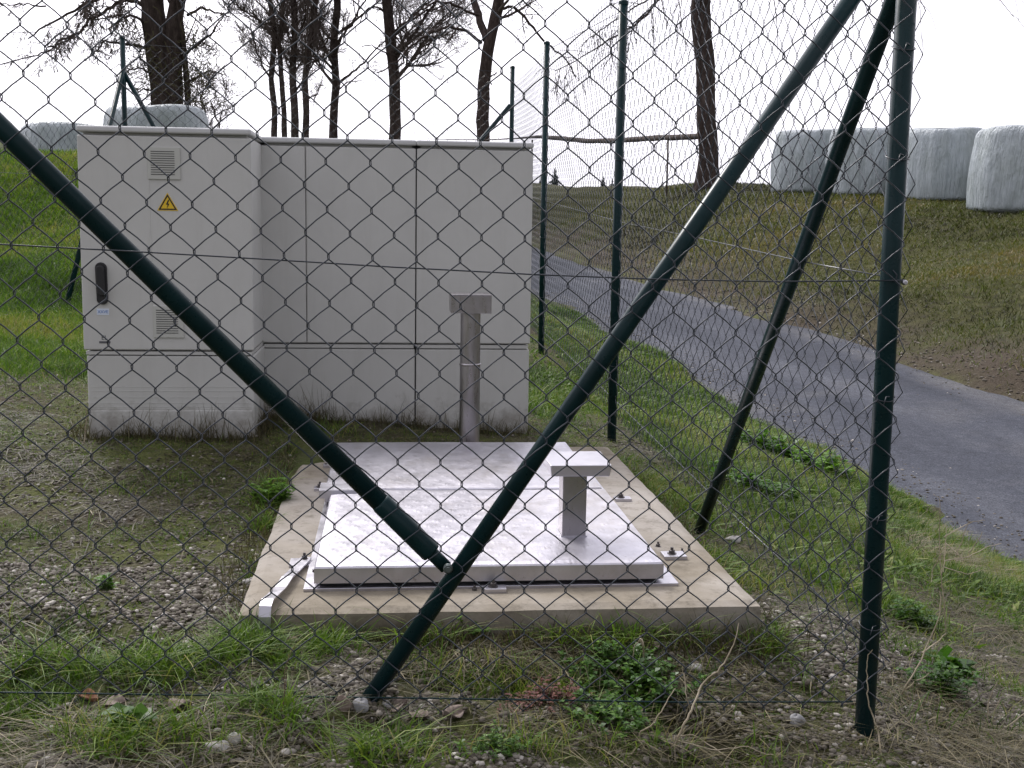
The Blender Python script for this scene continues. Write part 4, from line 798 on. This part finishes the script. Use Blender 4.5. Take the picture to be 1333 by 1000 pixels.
# tufts: many blades from one foot
def tufts(cx, cy, cnt, r, h, wd, tc, lean=(.3, 1.6), L=L):
    x = np.repeat(cx, cnt) + RNG.normal(0, r, len(cx) * cnt); y = np.repeat(cy, cnt) + RNG.normal(0, r, len(cx) * cnt); hs_ = np.repeat(U_(len(cx), .6, 1.2), cnt); n = len(x)
    k = outside(x, y); L.append(tuple(blades(x[k], y[k], (U_(n, .45, 1) * h * hs_)[k], U_(n, wd * .6, wd * 1.3)[k], U_(n, *lean)[k], np.clip(RNG.normal(tc, .15, n), 0, 1)[k])))
tp = np.array([G(px, py)[:2] for px, py in [(435, 835), (465, 832), (420, 850), (550, 830), (575, 825), (600, 818), (620, 822), (700, 826), (730, 828), (800, 830), (850, 828), (880, 826), (905, 832), (930, 828), (960, 832), (985, 838), (330, 850), (350, 862), (375, 868), (300, 860), (340, 845), (320, 835), (30, 880), (60, 890), (85, 905), (50, 930), (20, 950), (110, 880), (190, 868), (240, 862), (270, 880), (215, 885), (180, 880), (150, 975), (230, 965), (370, 930), (330, 920), (820, 840), (760, 842), (480, 985), (530, 975), (1000, 850), (345, 690), (355, 660), (365, 640)]])
tufts(tp[:, 0], tp[:, 1], 95, .022, .085, .0032, .52)
tufts(tp[:, 0], tp[:, 1], 35, .03, .115, .0028, .68, (.6, 2.2))
# lush strip beside the road and the grass hill
x, y = scatter(640000, .6, 3.4, 2.6, 13, lambda x, y: m_green(x, y) ** 1.2 * np.clip(6.5 / y, .3, 1) * (.25 + .95 * sstep(.40, .58, fbm(x + 3, y, 3.4, 4)))); n = len(x)
k = RNG.random(n) < .10; x6, y6 = x[k], y[k]; n6 = len(x6)
L.append(blades(x6, y6, U_(n6, .02, .055), U_(n6, .010, .022), U_(n6, .7, 2.0), np.clip(RNG.normal(.62, .15, n6), 0, 1), 3, .2))
L.append(blades(x, y, U_(n, .018, .062) * (.45 + 1.1 * vnoise(x, y, 4)), U_(n, .003, .007) * np.clip(y / 6, .7, 2), U_(n, .3, 1.8), np.clip(RNG.normal(.55, .20, n) + (fbm(x, y, 2, 3) - .5) * .9, 0, 1), 2))
x, y = scatter(900000, -9, .6, 4.9, 17, lambda x, y: m_green(x, y) * np.clip(8 / y, .3, 1) * ((y < 8) | (x < -1.5) | (y > 12))); n = len(x)
L.append(blades(x, y, U_(n, .03, .09) * (.6 + .9 * vnoise(x, y, 1.3)), U_(n, .003, .008) * np.clip(y / 7, .7, 2), U_(n, .2, 1.3), np.clip(RNG.normal(.55, .15, n) + (fbm(x, y, 1.6, 5) - .5) * 1.3, 0, 1), 2))
V_, Q_, T_, c_ = merge(L); o = build('grass', soup('grass', V_, tri=T_, quad=Q_, tint=c_), M['grass']); tag(o, 'green grass growing in patches on the gravel, the hill and the road verge', 'grass', kind='stuff')
# dark thin stems along the cabinets' foot and round the slab
L = []
def fringe(P, n, sp, h, tc, wd=.0025, lean=(.1, 1.2)):
    P = resample(np.array([(a_, b_, 0) for a_, b_ in P]), 200)[:, :2]; i = RNG.integers(0, 200, n); x = P[i, 0] + RNG.normal(0, sp, n); y = P[i, 1] + RNG.normal(0, sp, n); k = outside(x, y); x, y = x[k], y[k]; n = len(x)
    h_ = h * U_(n, .25, 1) * (.4 + 1.2 * vnoise(x, y, 9)); L.append(blades(x, y, h_, U_(n, wd * .6, wd * 1.2), U_(n, *lean), np.clip(RNG.normal(tc, .15, n), 0, 1)))
fringe([(-1.02, 3.97), (-.46, 3.96), (-.44, 4.28), (.50, 4.30)], 2200, .026, .075, .26); fringe([(-1.02, 3.97), (-.46, 3.95), (-.44, 4.28), (.50, 4.30)], 600, .03, .14, .35, .002, (.05, .7)); fringe([(-1.04, 3.95), (-1.04, 4.6)], 300, .02, .08, .3)
fringe([(-.05, 2.215), (.78, 2.205)], 1500, .03, .06, .28); fringe([(-.33, 2.3), (-.33, 3.9)], 1500, .03, .05, .35); fringe([(.79, 2.3), (.79, 3.9)], 1300, .03, .05, .35)
x, y = scatter(80000, -1.9, 2.2, 1.5, 5.0, lambda x, y: .12 + .8 * sstep(.48, .62, fbm(x + 9, y, 3.1, 4))); n = len(x)
L.append(blades(x, y, U_(n, .010, .045), U_(n, .0012, .004), U_(n, 2.0, 5.0), np.clip(RNG.normal(.24, .22, n), 0, 1), 3, .7, .001))
# straw lying flat in the foreground and on the verge
def straw(px, py, rx, ry, n, h, tc, flop=.55, lean=(1.0, 3.2)):
    p = G(px, py); x = p[0] + RNG.normal(0, rx, n); y = p[1] + RNG.normal(0, ry, n); k = outside(x, y); x, y = x[k], y[k]; n = len(x)
    L.append(blades(x, y, h * U_(n, .4, 1.1), U_(n, .0012, .0032), U_(n, *lean), np.clip(RNG.normal(tc, .2, n), 0, 1), 3, flop))
for a_ in [(640, 850, .16, .03, 900, .05, .55), (690, 835, .14, .03, 800, .06, .45), (780, 860, .14, .04, 500, .05, .5), (620, 890, .2, .04, 700, .04, .6), (1235, 725, .09, .13, 2600, .08, .68), (1205, 690, .06, .1, 1400, .08, .75), (1270, 965, .09, .04, 1000, .07, .6), (1215, 985, .07, .03, 500, .06, .55), (1180, 900, .07, .05, 500, .06, .6), (1310, 880, .08, .08, 600, .07, .5),
           (900, 950, .12, .04, 350, .05, .6), (960, 975, .10, .04, 250, .05, .55), (760, 950, .12, .03, 700, .05, .55), (100, 955, .16, .04, 900, .07, .6), (260, 975, .14, .03, 500, .05, .5), (560, 950, .15, .03, 500, .04, .5), (340, 880, .14, .03, 500, .05, .55), (150, 800, .25, .10, 900, .03, .5), (200, 660, .35, .2, 1100, .03, .45), (330, 590, .15, .08, 900, .035, .4), (930, 900, .12, .05, 400, .05, .6), (1290, 820, .12, .12, 900, .06, .45), (1000, 720, .15, .25, 600, .04, .5)]: straw(*a_)
V_, Q_, T_, c_ = merge(L); o = build('dry_grass', soup('dry_grass', V_, tri=T_, quad=Q_, tint=c_), M['dry']); tag(o, 'dry straw and withered stems lying between the stones and along the cabinets', 'dry grass', kind='stuff')
# bank turf over the road
L = []
x = RNG.uniform(2, 22, 1100000); y = RNG.uniform(3, 34, 1100000); xl, wd, _ = road_at(y); d_ = x - xl - wd
k = (d_ > .0) & (np.abs(x) < y * .62 + .8) & (RNG.random(len(x)) < np.clip(9 / y, .2, 1) * (.35 + fbm(x, y, .9, 4))) & (RNG.random(len(x)) < .15 + .85 * sstep(.1, 1.2, d_)); x, y, d_ = x[k], y[k], d_[k]; n = len(x)
L.append(blades(x, y, U_(n, .03, .10) * (.5 + 1.1 * fbm(x, y, 1.1, 3)), U_(n, .004, .009) * np.clip(y / 9, .7, 2.2), U_(n, .3, 1.8), np.clip(RNG.normal(.42, .17, n) + (fbm(x, y, .6, 5) - .5) * 2.0 - .22 * sstep(1.8, .4, d_) * (RNG.random(n) < .6), 0, 1), 2, .25))
V_, Q_, T_, c_ = merge(L); o = build('bank_grass', soup('bank_grass', V_, tri=T_, quad=Q_, tint=c_), M['bankg']); tag(o, 'short olive and brown winter grass covering the bank across the road', 'grass', kind='stuff')
# loose stones
ico = np.array([(0, 0, 1)] + [(.894 * math.cos(i * 1.2566), .894 * math.sin(i * 1.2566), .447) for i in range(5)] + [(.894 * math.cos(i * 1.2566 + .628), .894 * math.sin(i * 1.2566 + .628), -.447) for i in range(5)] + [(0, 0, -1)])
icf = np.array([(0, 1 + i, 1 + (i + 1) % 5) for i in range(5)] + [(1 + i, 6 + i, 1 + (i + 1) % 5) for i in range(5)] + [(6 + i, 6 + (i + 1) % 5, 1 + (i + 1) % 5) for i in range(5)] + [(11, 6 + (i + 1) % 5, 6 + i) for i in range(5)])
def pebbles(x, y, r, tc):
    n = len(x); z = ground(x, y); sc = np.stack([r * U_(n, .7, 1.35), r * U_(n, .7, 1.3), r * U_(n, .4, .8)], -1); a_ = RNG.random(n) * 6.28
    V_ = ico[None] * sc[:, None] * (1 + RNG.normal(0, .12, (n, 12, 1))); ca, sa = np.cos(a_)[:, None], np.sin(a_)[:, None]
    X = V_[..., 0] * ca - V_[..., 1] * sa + x[:, None]; Y_ = V_[..., 0] * sa + V_[..., 1] * ca + y[:, None]; Z_ = V_[..., 2] + (z + r * .15)[:, None]
    return np.stack([X, Y_, Z_], -1).reshape(-1, 3), (icf[None] + (np.arange(n) * 12)[:, None, None]).reshape(-1, 3), np.repeat(tc, 12)
GP = np.array([(*G(px, py)[:2], rx, ry) for px, py, rx, ry in [(430, 870, .16, .08), (560, 845, .08, .06), (1000, 880, .16, .08), (1060, 930, .14, .06), (920, 860, .10, .04), (880, 880, .08, .04), (240, 690, .18, .35), (230, 720, .2, .25), (100, 740, .2, .3), (140, 640, .35, .25), (20, 600, .2, .3), (720, 880, .08, .04), (1170, 900, .05, .08), (1310, 860, .12, .08), (330, 960, .2, .05), (580, 985, .2, .04), (820, 580, .10, .25), (1010, 680, .1, .15), (1000, 985, .2, .03)]])
def m_grav(x, y):
    g = np.zeros_like(x)
    for (a_, b_, rx, ry) in GP: g = np.maximum(g, np.exp(-((x - a_) / rx) ** 2 - ((y - b_) / ry) ** 2))
    return np.clip(.10 + g * 1.0, 0, 1) * (.3 + 1.1 * vnoise(x, y, 12)) * (1 - .75 * np.clip(m_green(x, y), 0, 1))
x, y = scatter(170000, -1.9, 2.2, 1.45, 5.4, m_grav); n = len(x); r = .0022 + .0045 * RNG.random(n) ** 2.0 + (RNG.random(n) < .05) * .005 * (y < 2.6)
A = pebbles(x, y, r, np.clip(RNG.normal(.5, .22, n), 0, 1))
ys_ = RNG.uniform(3.5, 22, 9000); xl, wd, _ = road_at(ys_); sd_ = RNG.random(9000) < .8; xs_ = np.where(sd_, xl + wd + RNG.normal(.12, .22, 9000), xl + RNG.normal(-.02, .06, 9000)); n2 = len(xs_)
B = pebbles(xs_, ys_, (.004 + .012 * RNG.random(n2) ** 3) * np.where(sd_, 1, .6), np.clip(RNG.normal(.5, .25, n2), 0, 1))
yr = RNG.uniform(4, 16, 2600); xl, wd, rz_ = road_at(yr); ur = RNG.random(2600) ** 1.0; xr = xl + wd * np.where(RNG.random(2600) < .6, ur * .18 + .03, ur); Cg = pebbles(xr, yr, .0035 + .006 * RNG.random(2600) ** 3, np.clip(RNG.normal(.5, .3, 2600), 0, 1))
Cg[0][:, 2] += np.repeat(rz_ - .006 - ground(xr, yr), 12)
x3, y3 = scatter(150000, -1.3, 1.5, 1.62, 2.7, lambda x, y: (.28 + 1.0 * sstep(.46, .60, fbm(x, y, 3.7, 4))) * (1 - .8 * np.clip(m_green(x, y), 0, 1))); n3 = len(x3)
Dg = pebbles(x3, y3, .0022 + .0055 * RNG.random(n3) ** 2.6, np.clip(RNG.normal(.5, .24, n3), 0, 1))
parts_ = [A, B, Cg, Dg]; b0 = 0; T_ = []
for q in parts_: T_.append(q[1] + b0); b0 += len(q[0])
V_ = np.concatenate([q[0] for q in parts_]); T_ = np.concatenate(T_); c_ = np.concatenate([q[2] for q in parts_])
o = build('gravel', soup('gravel', V_, tri=T_, tint=c_), M['gravel']); tag(o, 'loose gravel of small rounded grey and tan stones', 'gravel', kind='stuff')

def rock(px, py, rx, ry, rz, m__, label, cat='stone', seed=0, name='stone', group=None):
    p = G(px, py); rg = np.random.default_rng(seed); mb = MB(); n, k = 20, 12; V_ = []; ph = rg.random(6) * 6.28
    for i in range(k + 1):
        u = math.pi * i / k
        for j in range(n): t_ = 2 * math.pi * j / n; s_ = 1 + .12 * math.sin(2 * t_ + ph[0] + u) + .09 * math.sin(3 * t_ + ph[1] - 2 * u) + .05 * math.sin(5 * u + ph[2] + t_); V_.append((p[0] + rx * s_ * math.sin(u) * math.cos(t_), p[1] + ry * s_ * math.sin(u) * math.sin(t_), p[2] + rz * .35 + rz * s_ * math.cos(u)))
    Fq = [(i * n + j, (i + 1) * n + j, (i + 1) * n + (j + 1) % n, i * n + (j + 1) % n) for i in range(k) for j in range(n)]
    o_ = build(name, mb.add(V_, Fq), M[m__], smooth=True); tag(o_, label, cat, group); return origin(o_, p)
gs = 'larger stones on the ground'
rock(1037, 942, .016, .013, .012, 'stone_grey', 'smooth grey stone on the gravel left of the corner post foot', seed=1, group=gs)
rock(470, 916, .014, .012, .012, 'stone_grey', 'round grey pebble at the foot of the diagonal brace', seed=2, group=gs)
rock(283, 972, .019, .011, .009, 'stone_pale', 'long pale stone at the lower left, one of a touching pair', seed=3, group=gs)
rock(304, 968, .012, .011, .011, 'stone_pale', 'short bright stone touching the end of the long pale stone', seed=4, group=gs)
rock(236, 940, .011, .010, .007, 'stone_pale', 'flat pale stone beside the hollow at the lower left', seed=5, group=gs)
rock(380, 838, .015, .010, .014, 'stone_brown', 'pinkish brown stone standing in the grass before the slab, near the strap', seed=6, group=gs)
rock(640, 893, .010, .008, .008, 'stone_pale', 'small white stone in the straw below the middle of the slab', seed=7, group=gs)
rock(447, 932, .014, .006, .018, 'stone_brown', 'upright flat brown stone leaning left of the brace foot', seed=8, group=gs)
rock(905, 872, .014, .011, .007, 'stone_pale', 'flat whitish stone in the gravel before the slab front right', seed=9, group=gs)
rock(500, 920, .012, .010, .009, 'stone_grey', 'small grey stone just right of the brace foot', seed=10, group=gs)
rock(955, 705, .020, .014, .010, 'stone_pale', 'cream stone beside the slab near the foot of the third brace', seed=11, group=gs)
rock(897, 952, .010, .008, .007, 'stone_pale', 'small white stone among straw right of the green weed', seed=12, group=gs)
rock(325, 758, .016, .012, .008, 'stone_pale', 'pale stone on the gravel left of the slab', seed=13, group=gs)
def dleaf(px, py, s_, rot, m__, label, seed):
    p = G(px, py); rg = np.random.default_rng(seed); n, k = 9, 7; V_ = []; a0 = rg.random(3) * 6
    for lay in (0, 1):
        for i in range(n):
            u = i / (n - 1); hw = math.sin(math.pi * min(u * .96 + .02, 1)) ** .7 * .42
            for j in range(k):
                v = j / (k - 1) * 2 - 1; X = (u - .5) * s_; Y_ = v * hw * s_; Zz = s_ * (.16 * v * v + .10 * math.sin(u * 5 + a0[0]) + .07 * math.sin(v * 4 + u * 6 + a0[1])) + .008 - lay * .0008
                V_.append((p[0] + X * math.cos(rot) - Y_ * math.sin(rot), p[1] + X * math.sin(rot) + Y_ * math.cos(rot), p[2] + Zz))
    q = lambda l, i, j: l * n * k + i * k + j
    Fq = [(q(0, i, j), q(0, i + 1, j), q(0, i + 1, j + 1), q(0, i, j + 1)) for i in range(n - 1) for j in range(k - 1)] + [(q(1, i, j), q(1, i, j + 1), q(1, i + 1, j + 1), q(1, i + 1, j)) for i in range(n - 1) for j in range(k - 1)]
    Fq += [(q(0, i, 0), q(1, i, 0), q(1, i + 1, 0), q(0, i + 1, 0)) for i in range(n - 1)] + [(q(0, i, k - 1), q(0, i + 1, k - 1), q(1, i + 1, k - 1), q(1, i, k - 1)) for i in range(n - 1)]
    o_ = build('dead_leaf', MB().add(V_, Fq), M[m__], smooth=True); tag(o_, label, 'leaf', 'withered leaves on the ground'); origin(o_, p)
dleaf(513, 930, .046, .2, 'deadleaf', 'large curled grey brown leaf right of the brace foot', 1); dleaf(545, 940, .040, 1.0, 'deadleaf', 'crumpled pale brown leaf next to the large curled one', 2)
dleaf(115, 918, .035, -.3, 'rustleaf', 'rusty orange leaf in the grass at lower left', 3); dleaf(235, 928, .045, .9, 'deadleaf', 'brown leaf arching over the hollow at lower left', 4)
dleaf(145, 925, .045, .1, 'deadleaf', 'long greyish leaf beside the rusty orange one', 5); dleaf(275, 867, .035, .4, 'deadleaf', 'small tan leaf in the tufts left of the strap', 6)
dleaf(850, 848, .030, .5, 'deadleaf', 'tan leaf hanging in dry stalks before the slab', 7); dleaf(590, 945, .045, .6, 'deadleaf', 'flat grey leaf under the bottom wire, left of the red stalks', 8); dleaf(950, 690, .03, .2, 'deadleaf', 'yellowish leaf on the soil by the right slab corner', 9)

# leafy weeds
def weed(px, py, r, h, nst, label, m__='weed', leafs=.012, seed=0, name='weed', cat='weed', tc=.55):
    rg = np.random.default_rng(seed); p = G(px, py); e_ = empty(name, p, label, cat, 'leafy weeds'); st_ = []; LV = []; TT = []
    for _ in range(nst):
        a_ = rg.uniform(0, 6.28); d = np.array([math.cos(a_) * rg.uniform(.2, 1.4), math.sin(a_) * rg.uniform(.2, 1.4), 1]); b0 = p + np.array([rg.normal(0, r * .5), rg.normal(0, r * .35), -.004]); b0[2] = gz1(b0[0], b0[1]) - .003
        P = wander(b0, d, h * rg.uniform(.5, 1.2), 6, .15, .04, rg); st_.append((P, np.linspace(.0013, .0006, 7), 3))
        for i in range(2, 7):
            for _k in range(3):
                d2 = rg.normal(0, 1, 3); d2[2] = abs(d2[2]) * .4; d2 /= np.linalg.norm(d2); l = leafs * rg.uniform(.6, 1.4); s_ = np.cross(d2, [0, 0, 1]); s_ /= np.linalg.norm(s_) + 1e-6; b = P[i]
                LV.append([b, b + d2 * l * .45 + s_ * l * .38 + [0, 0, .1 * l], b + d2 * l - [0, 0, .15 * l], b + d2 * l * .45 - s_ * l * .38 + [0, 0, .1 * l]]); TT += [np.clip(rg.normal(tc, .2), 0, 1)] * 4
    V_ = np.array(LV).reshape(-1, 3) - p; me_ = soup('leaves', V_, quad=np.arange(len(V_)).reshape(-1, 4), tint=TT, mat=M[m__]); o_ = bpy.data.objects.new('leaves', me_); C.objects.link(o_); o_.parent = e_
    tag(fast_tubes('stems', st_, M['weedstem'], e_), kind='stuff'); return e_
m_, t, b = mat('weed_stem', (.07, .10, .03), .7); M['weedstem'] = m_
weed(800, 880, .07, .045, 70, 'feathery bright green weed in front of the slab, right of the red stalks', seed=1, leafs=.010)
weed(820, 915, .09, .050, 120, 'dense green weed just under the bottom wire, right of the red stalks', seed=2, leafs=.011)
weed(795, 940, .07, .035, 60, 'low green weed below the dense one, left edge', seed=3, leafs=.010)
weed(590, 812, .035, .05, 34, 'small bright weed against the slab front beside the brace', seed=4, leafs=.010, tc=.75)
weed(615, 828, .02, .045, 16, 'thin weed before the slab front, right of the small bright weed', seed=5, leafs=.009, tc=.7)
weed(1185, 815, .04, .06, 40, 'green weed right of the corner post, low down', seed=6, leafs=.012)
weed(1225, 900, .05, .06, 50, 'green weed in straw right of the corner post foot', seed=7, leafs=.012)
weed(1000, 590, .14, .09, 60, 'broad leafed weeds beside the road edge, left of the third brace', seed=8, leafs=.035, tc=.7)
weed(1060, 615, .13, .09, 50, 'bright broad leafed weed on the road edge, right of the third brace', seed=9, leafs=.035, tc=.8)
weed(980, 640, .14, .06, 50, 'leafy weeds on the verge behind the foot of the third brace', seed=10, leafs=.028, tc=.6)
weed(645, 975, .05, .03, 60, 'bright low mossy weed at the bottom, below the grey leaf', seed=11, leafs=.007, tc=.7)
weed(1240, 880, .004, .04, 5, 'weed with broad grey green leaves at the lower right', seed=12, leafs=.035, tc=.35)
weed(165, 945, .004, .03, 6, 'weed with two broad pale leaves at the lower left', seed=13, leafs=.03, tc=.5)
weed(140, 768, .004, .03, 8, 'single light green weed on the gravel left of the slab', seed=14, leafs=.012, tc=.7)
weed(710, 920, .055, .045, 90, 'dark red withered stalks under the bottom wire in the middle', 'red', .007, seed=15, name='red_stalks', cat='stalks', tc=.45)
weed(355, 655, .03, .07, 30, 'yellow green weed beside the left edge of the slab', seed=16, leafs=.016, tc=.85)
# dry stalks
m_, t, b = mat('dry_stalk', (.34, .29, .20), .8); v = obj_vec(t); t.links.new(ramp(t, noise(t, 30, 4, .6, v), [(.3, (.22, .18, .12)), (.7, (.46, .40, .29))]), b.inputs['Base Color']); M['stalk'] = m_
m_, t, b = mat('brown_stalk', (.13, .085, .055), .8); M['bstalk'] = m_
def stalk(label, Y, lines, r=.0022, m__='stalk', seed=0, twig=0, name='dry_stalk'):
    rg = np.random.default_rng(seed); p0 = W(*lines[0][0], Y=Y); base = np.array([p0[0], p0[1], gz1(p0[0], p0[1])]); e_ = empty(name, base, label, 'stalk', 'dry stalks by the fence'); sg = []
    for li, l in enumerate(lines):
        P = np.array([W(x, y_, Y=Y) for x, y_ in l]); 
        if li == 0: P = np.r_[[base - [0, 0, .01]], P]
        P[1:, 1] += np.cumsum(rg.normal(0, .012, len(P) - 1)); Q = resample(P, len(P) * 4); Q += rg.normal(0, .0007, Q.shape); R = np.linspace(r if li == 0 else r * .7, r * .35, len(Q)); sg.append((Q, R, 5))
        if twig: sprout(Q, R, 2, rg, sg, twig, .25, 0, 0, 3, .0005)
    fast_tubes('stem', sg, M[m__], e_)
stalk('tall pale branching dry stalk rising in front of the road right of the post', 2.75, [[(1232, 810), (1228, 745), (1227, 705), (1225, 650), (1218, 645)], [(1228, 745), (1240, 705), (1243, 690)], [(1230, 730), (1255, 722), (1285, 712), (1302, 707)], [(1262, 719), (1270, 700), (1275, 690)], [(1244, 724), (1253, 700), (1255, 675)], [(1228, 700), (1243, 688), (1262, 678), (1280, 676)], [(1226, 720), (1218, 745), (1212, 758)], [(1230, 706), (1238, 716), (1243, 722)], [(1228, 738), (1255, 745), (1272, 738)]], .0019, seed=1, twig=2.2)
stalk('long arching dry stalk beside the corner post at lower right', 2.15, [[(1185, 985), (1178, 940), (1170, 905), (1167, 885), (1195, 855), (1210, 830), (1222, 800), (1225, 770)], [(1172, 905), (1190, 890), (1205, 875)], [(1200, 850), (1225, 842), (1240, 833)]], .0026, seed=2, twig=.8)
stalk('thin pale stalk bending across the lower corner post', 1.90, [[(1150, 955), (1140, 945), (1133, 925), (1127, 905), (1125, 880), (1124, 850), (1124, 835)]], .0018, seed=3)
stalk('tall pale stalk with seed head leaning right before the slab front', 1.88, [[(880, 960), (892, 935), (912, 905), (918, 895), (935, 872), (947, 855), (955, 832), (960, 810)]], .0024, seed=4)
stalk('bent pale stalk left of the seed head stalk', 1.88, [[(832, 950), (845, 935), (857, 916), (866, 903), (877, 892)], [(890, 875), (891, 905), (897, 922)]], .0018, seed=5)
stalk('low pale stalks arching to the right at the bottom edge', 1.86, [[(880, 962), (910, 968), (945, 985), (975, 997)], [(882, 964), (930, 972), (970, 969), (1000, 974)]], .0016, seed=6)
stalk('upright brown twigs in the gravel left of the brace foot', 1.90, [[(352, 1000), (362, 950), (370, 905), (371, 870), (385, 835)], [(358, 960), (357, 920), (360, 905)], [(362, 950), (368, 925), (375, 862)]], .0015, 'bstalk', seed=7, twig=.6)
stalk('curved straw stalk over the grass at the lower left', 1.88, [[(0, 978), (20, 967), (45, 955), (75, 954), (105, 960), (120, 963)]], .0018, seed=8)
stalk('withered hanging stalk on the slab front, right of centre', 2.12, [[(838, 875), (837, 850), (834, 832), (832, 826), (825, 840), (822, 862)], [(832, 828), (838, 845), (840, 870)]], .0022, seed=9)
stalk('stiff straw stalks fanning out at the lower right edge', 2.1, [[(1280, 975), (1290, 950), (1310, 930), (1330, 916)], [(1284, 955), (1292, 915), (1297, 885)], [(1284, 960), (1265, 935), (1245, 915)], [(1282, 968), (1300, 935), (1308, 915)]], .0024, seed=10, twig=.6)
stalk('pale upright reed stalk at the left foot of the cabinets', 3.9, [[(107, 600), (108, 575), (110, 545), (110, 537)]], .0035, seed=11)
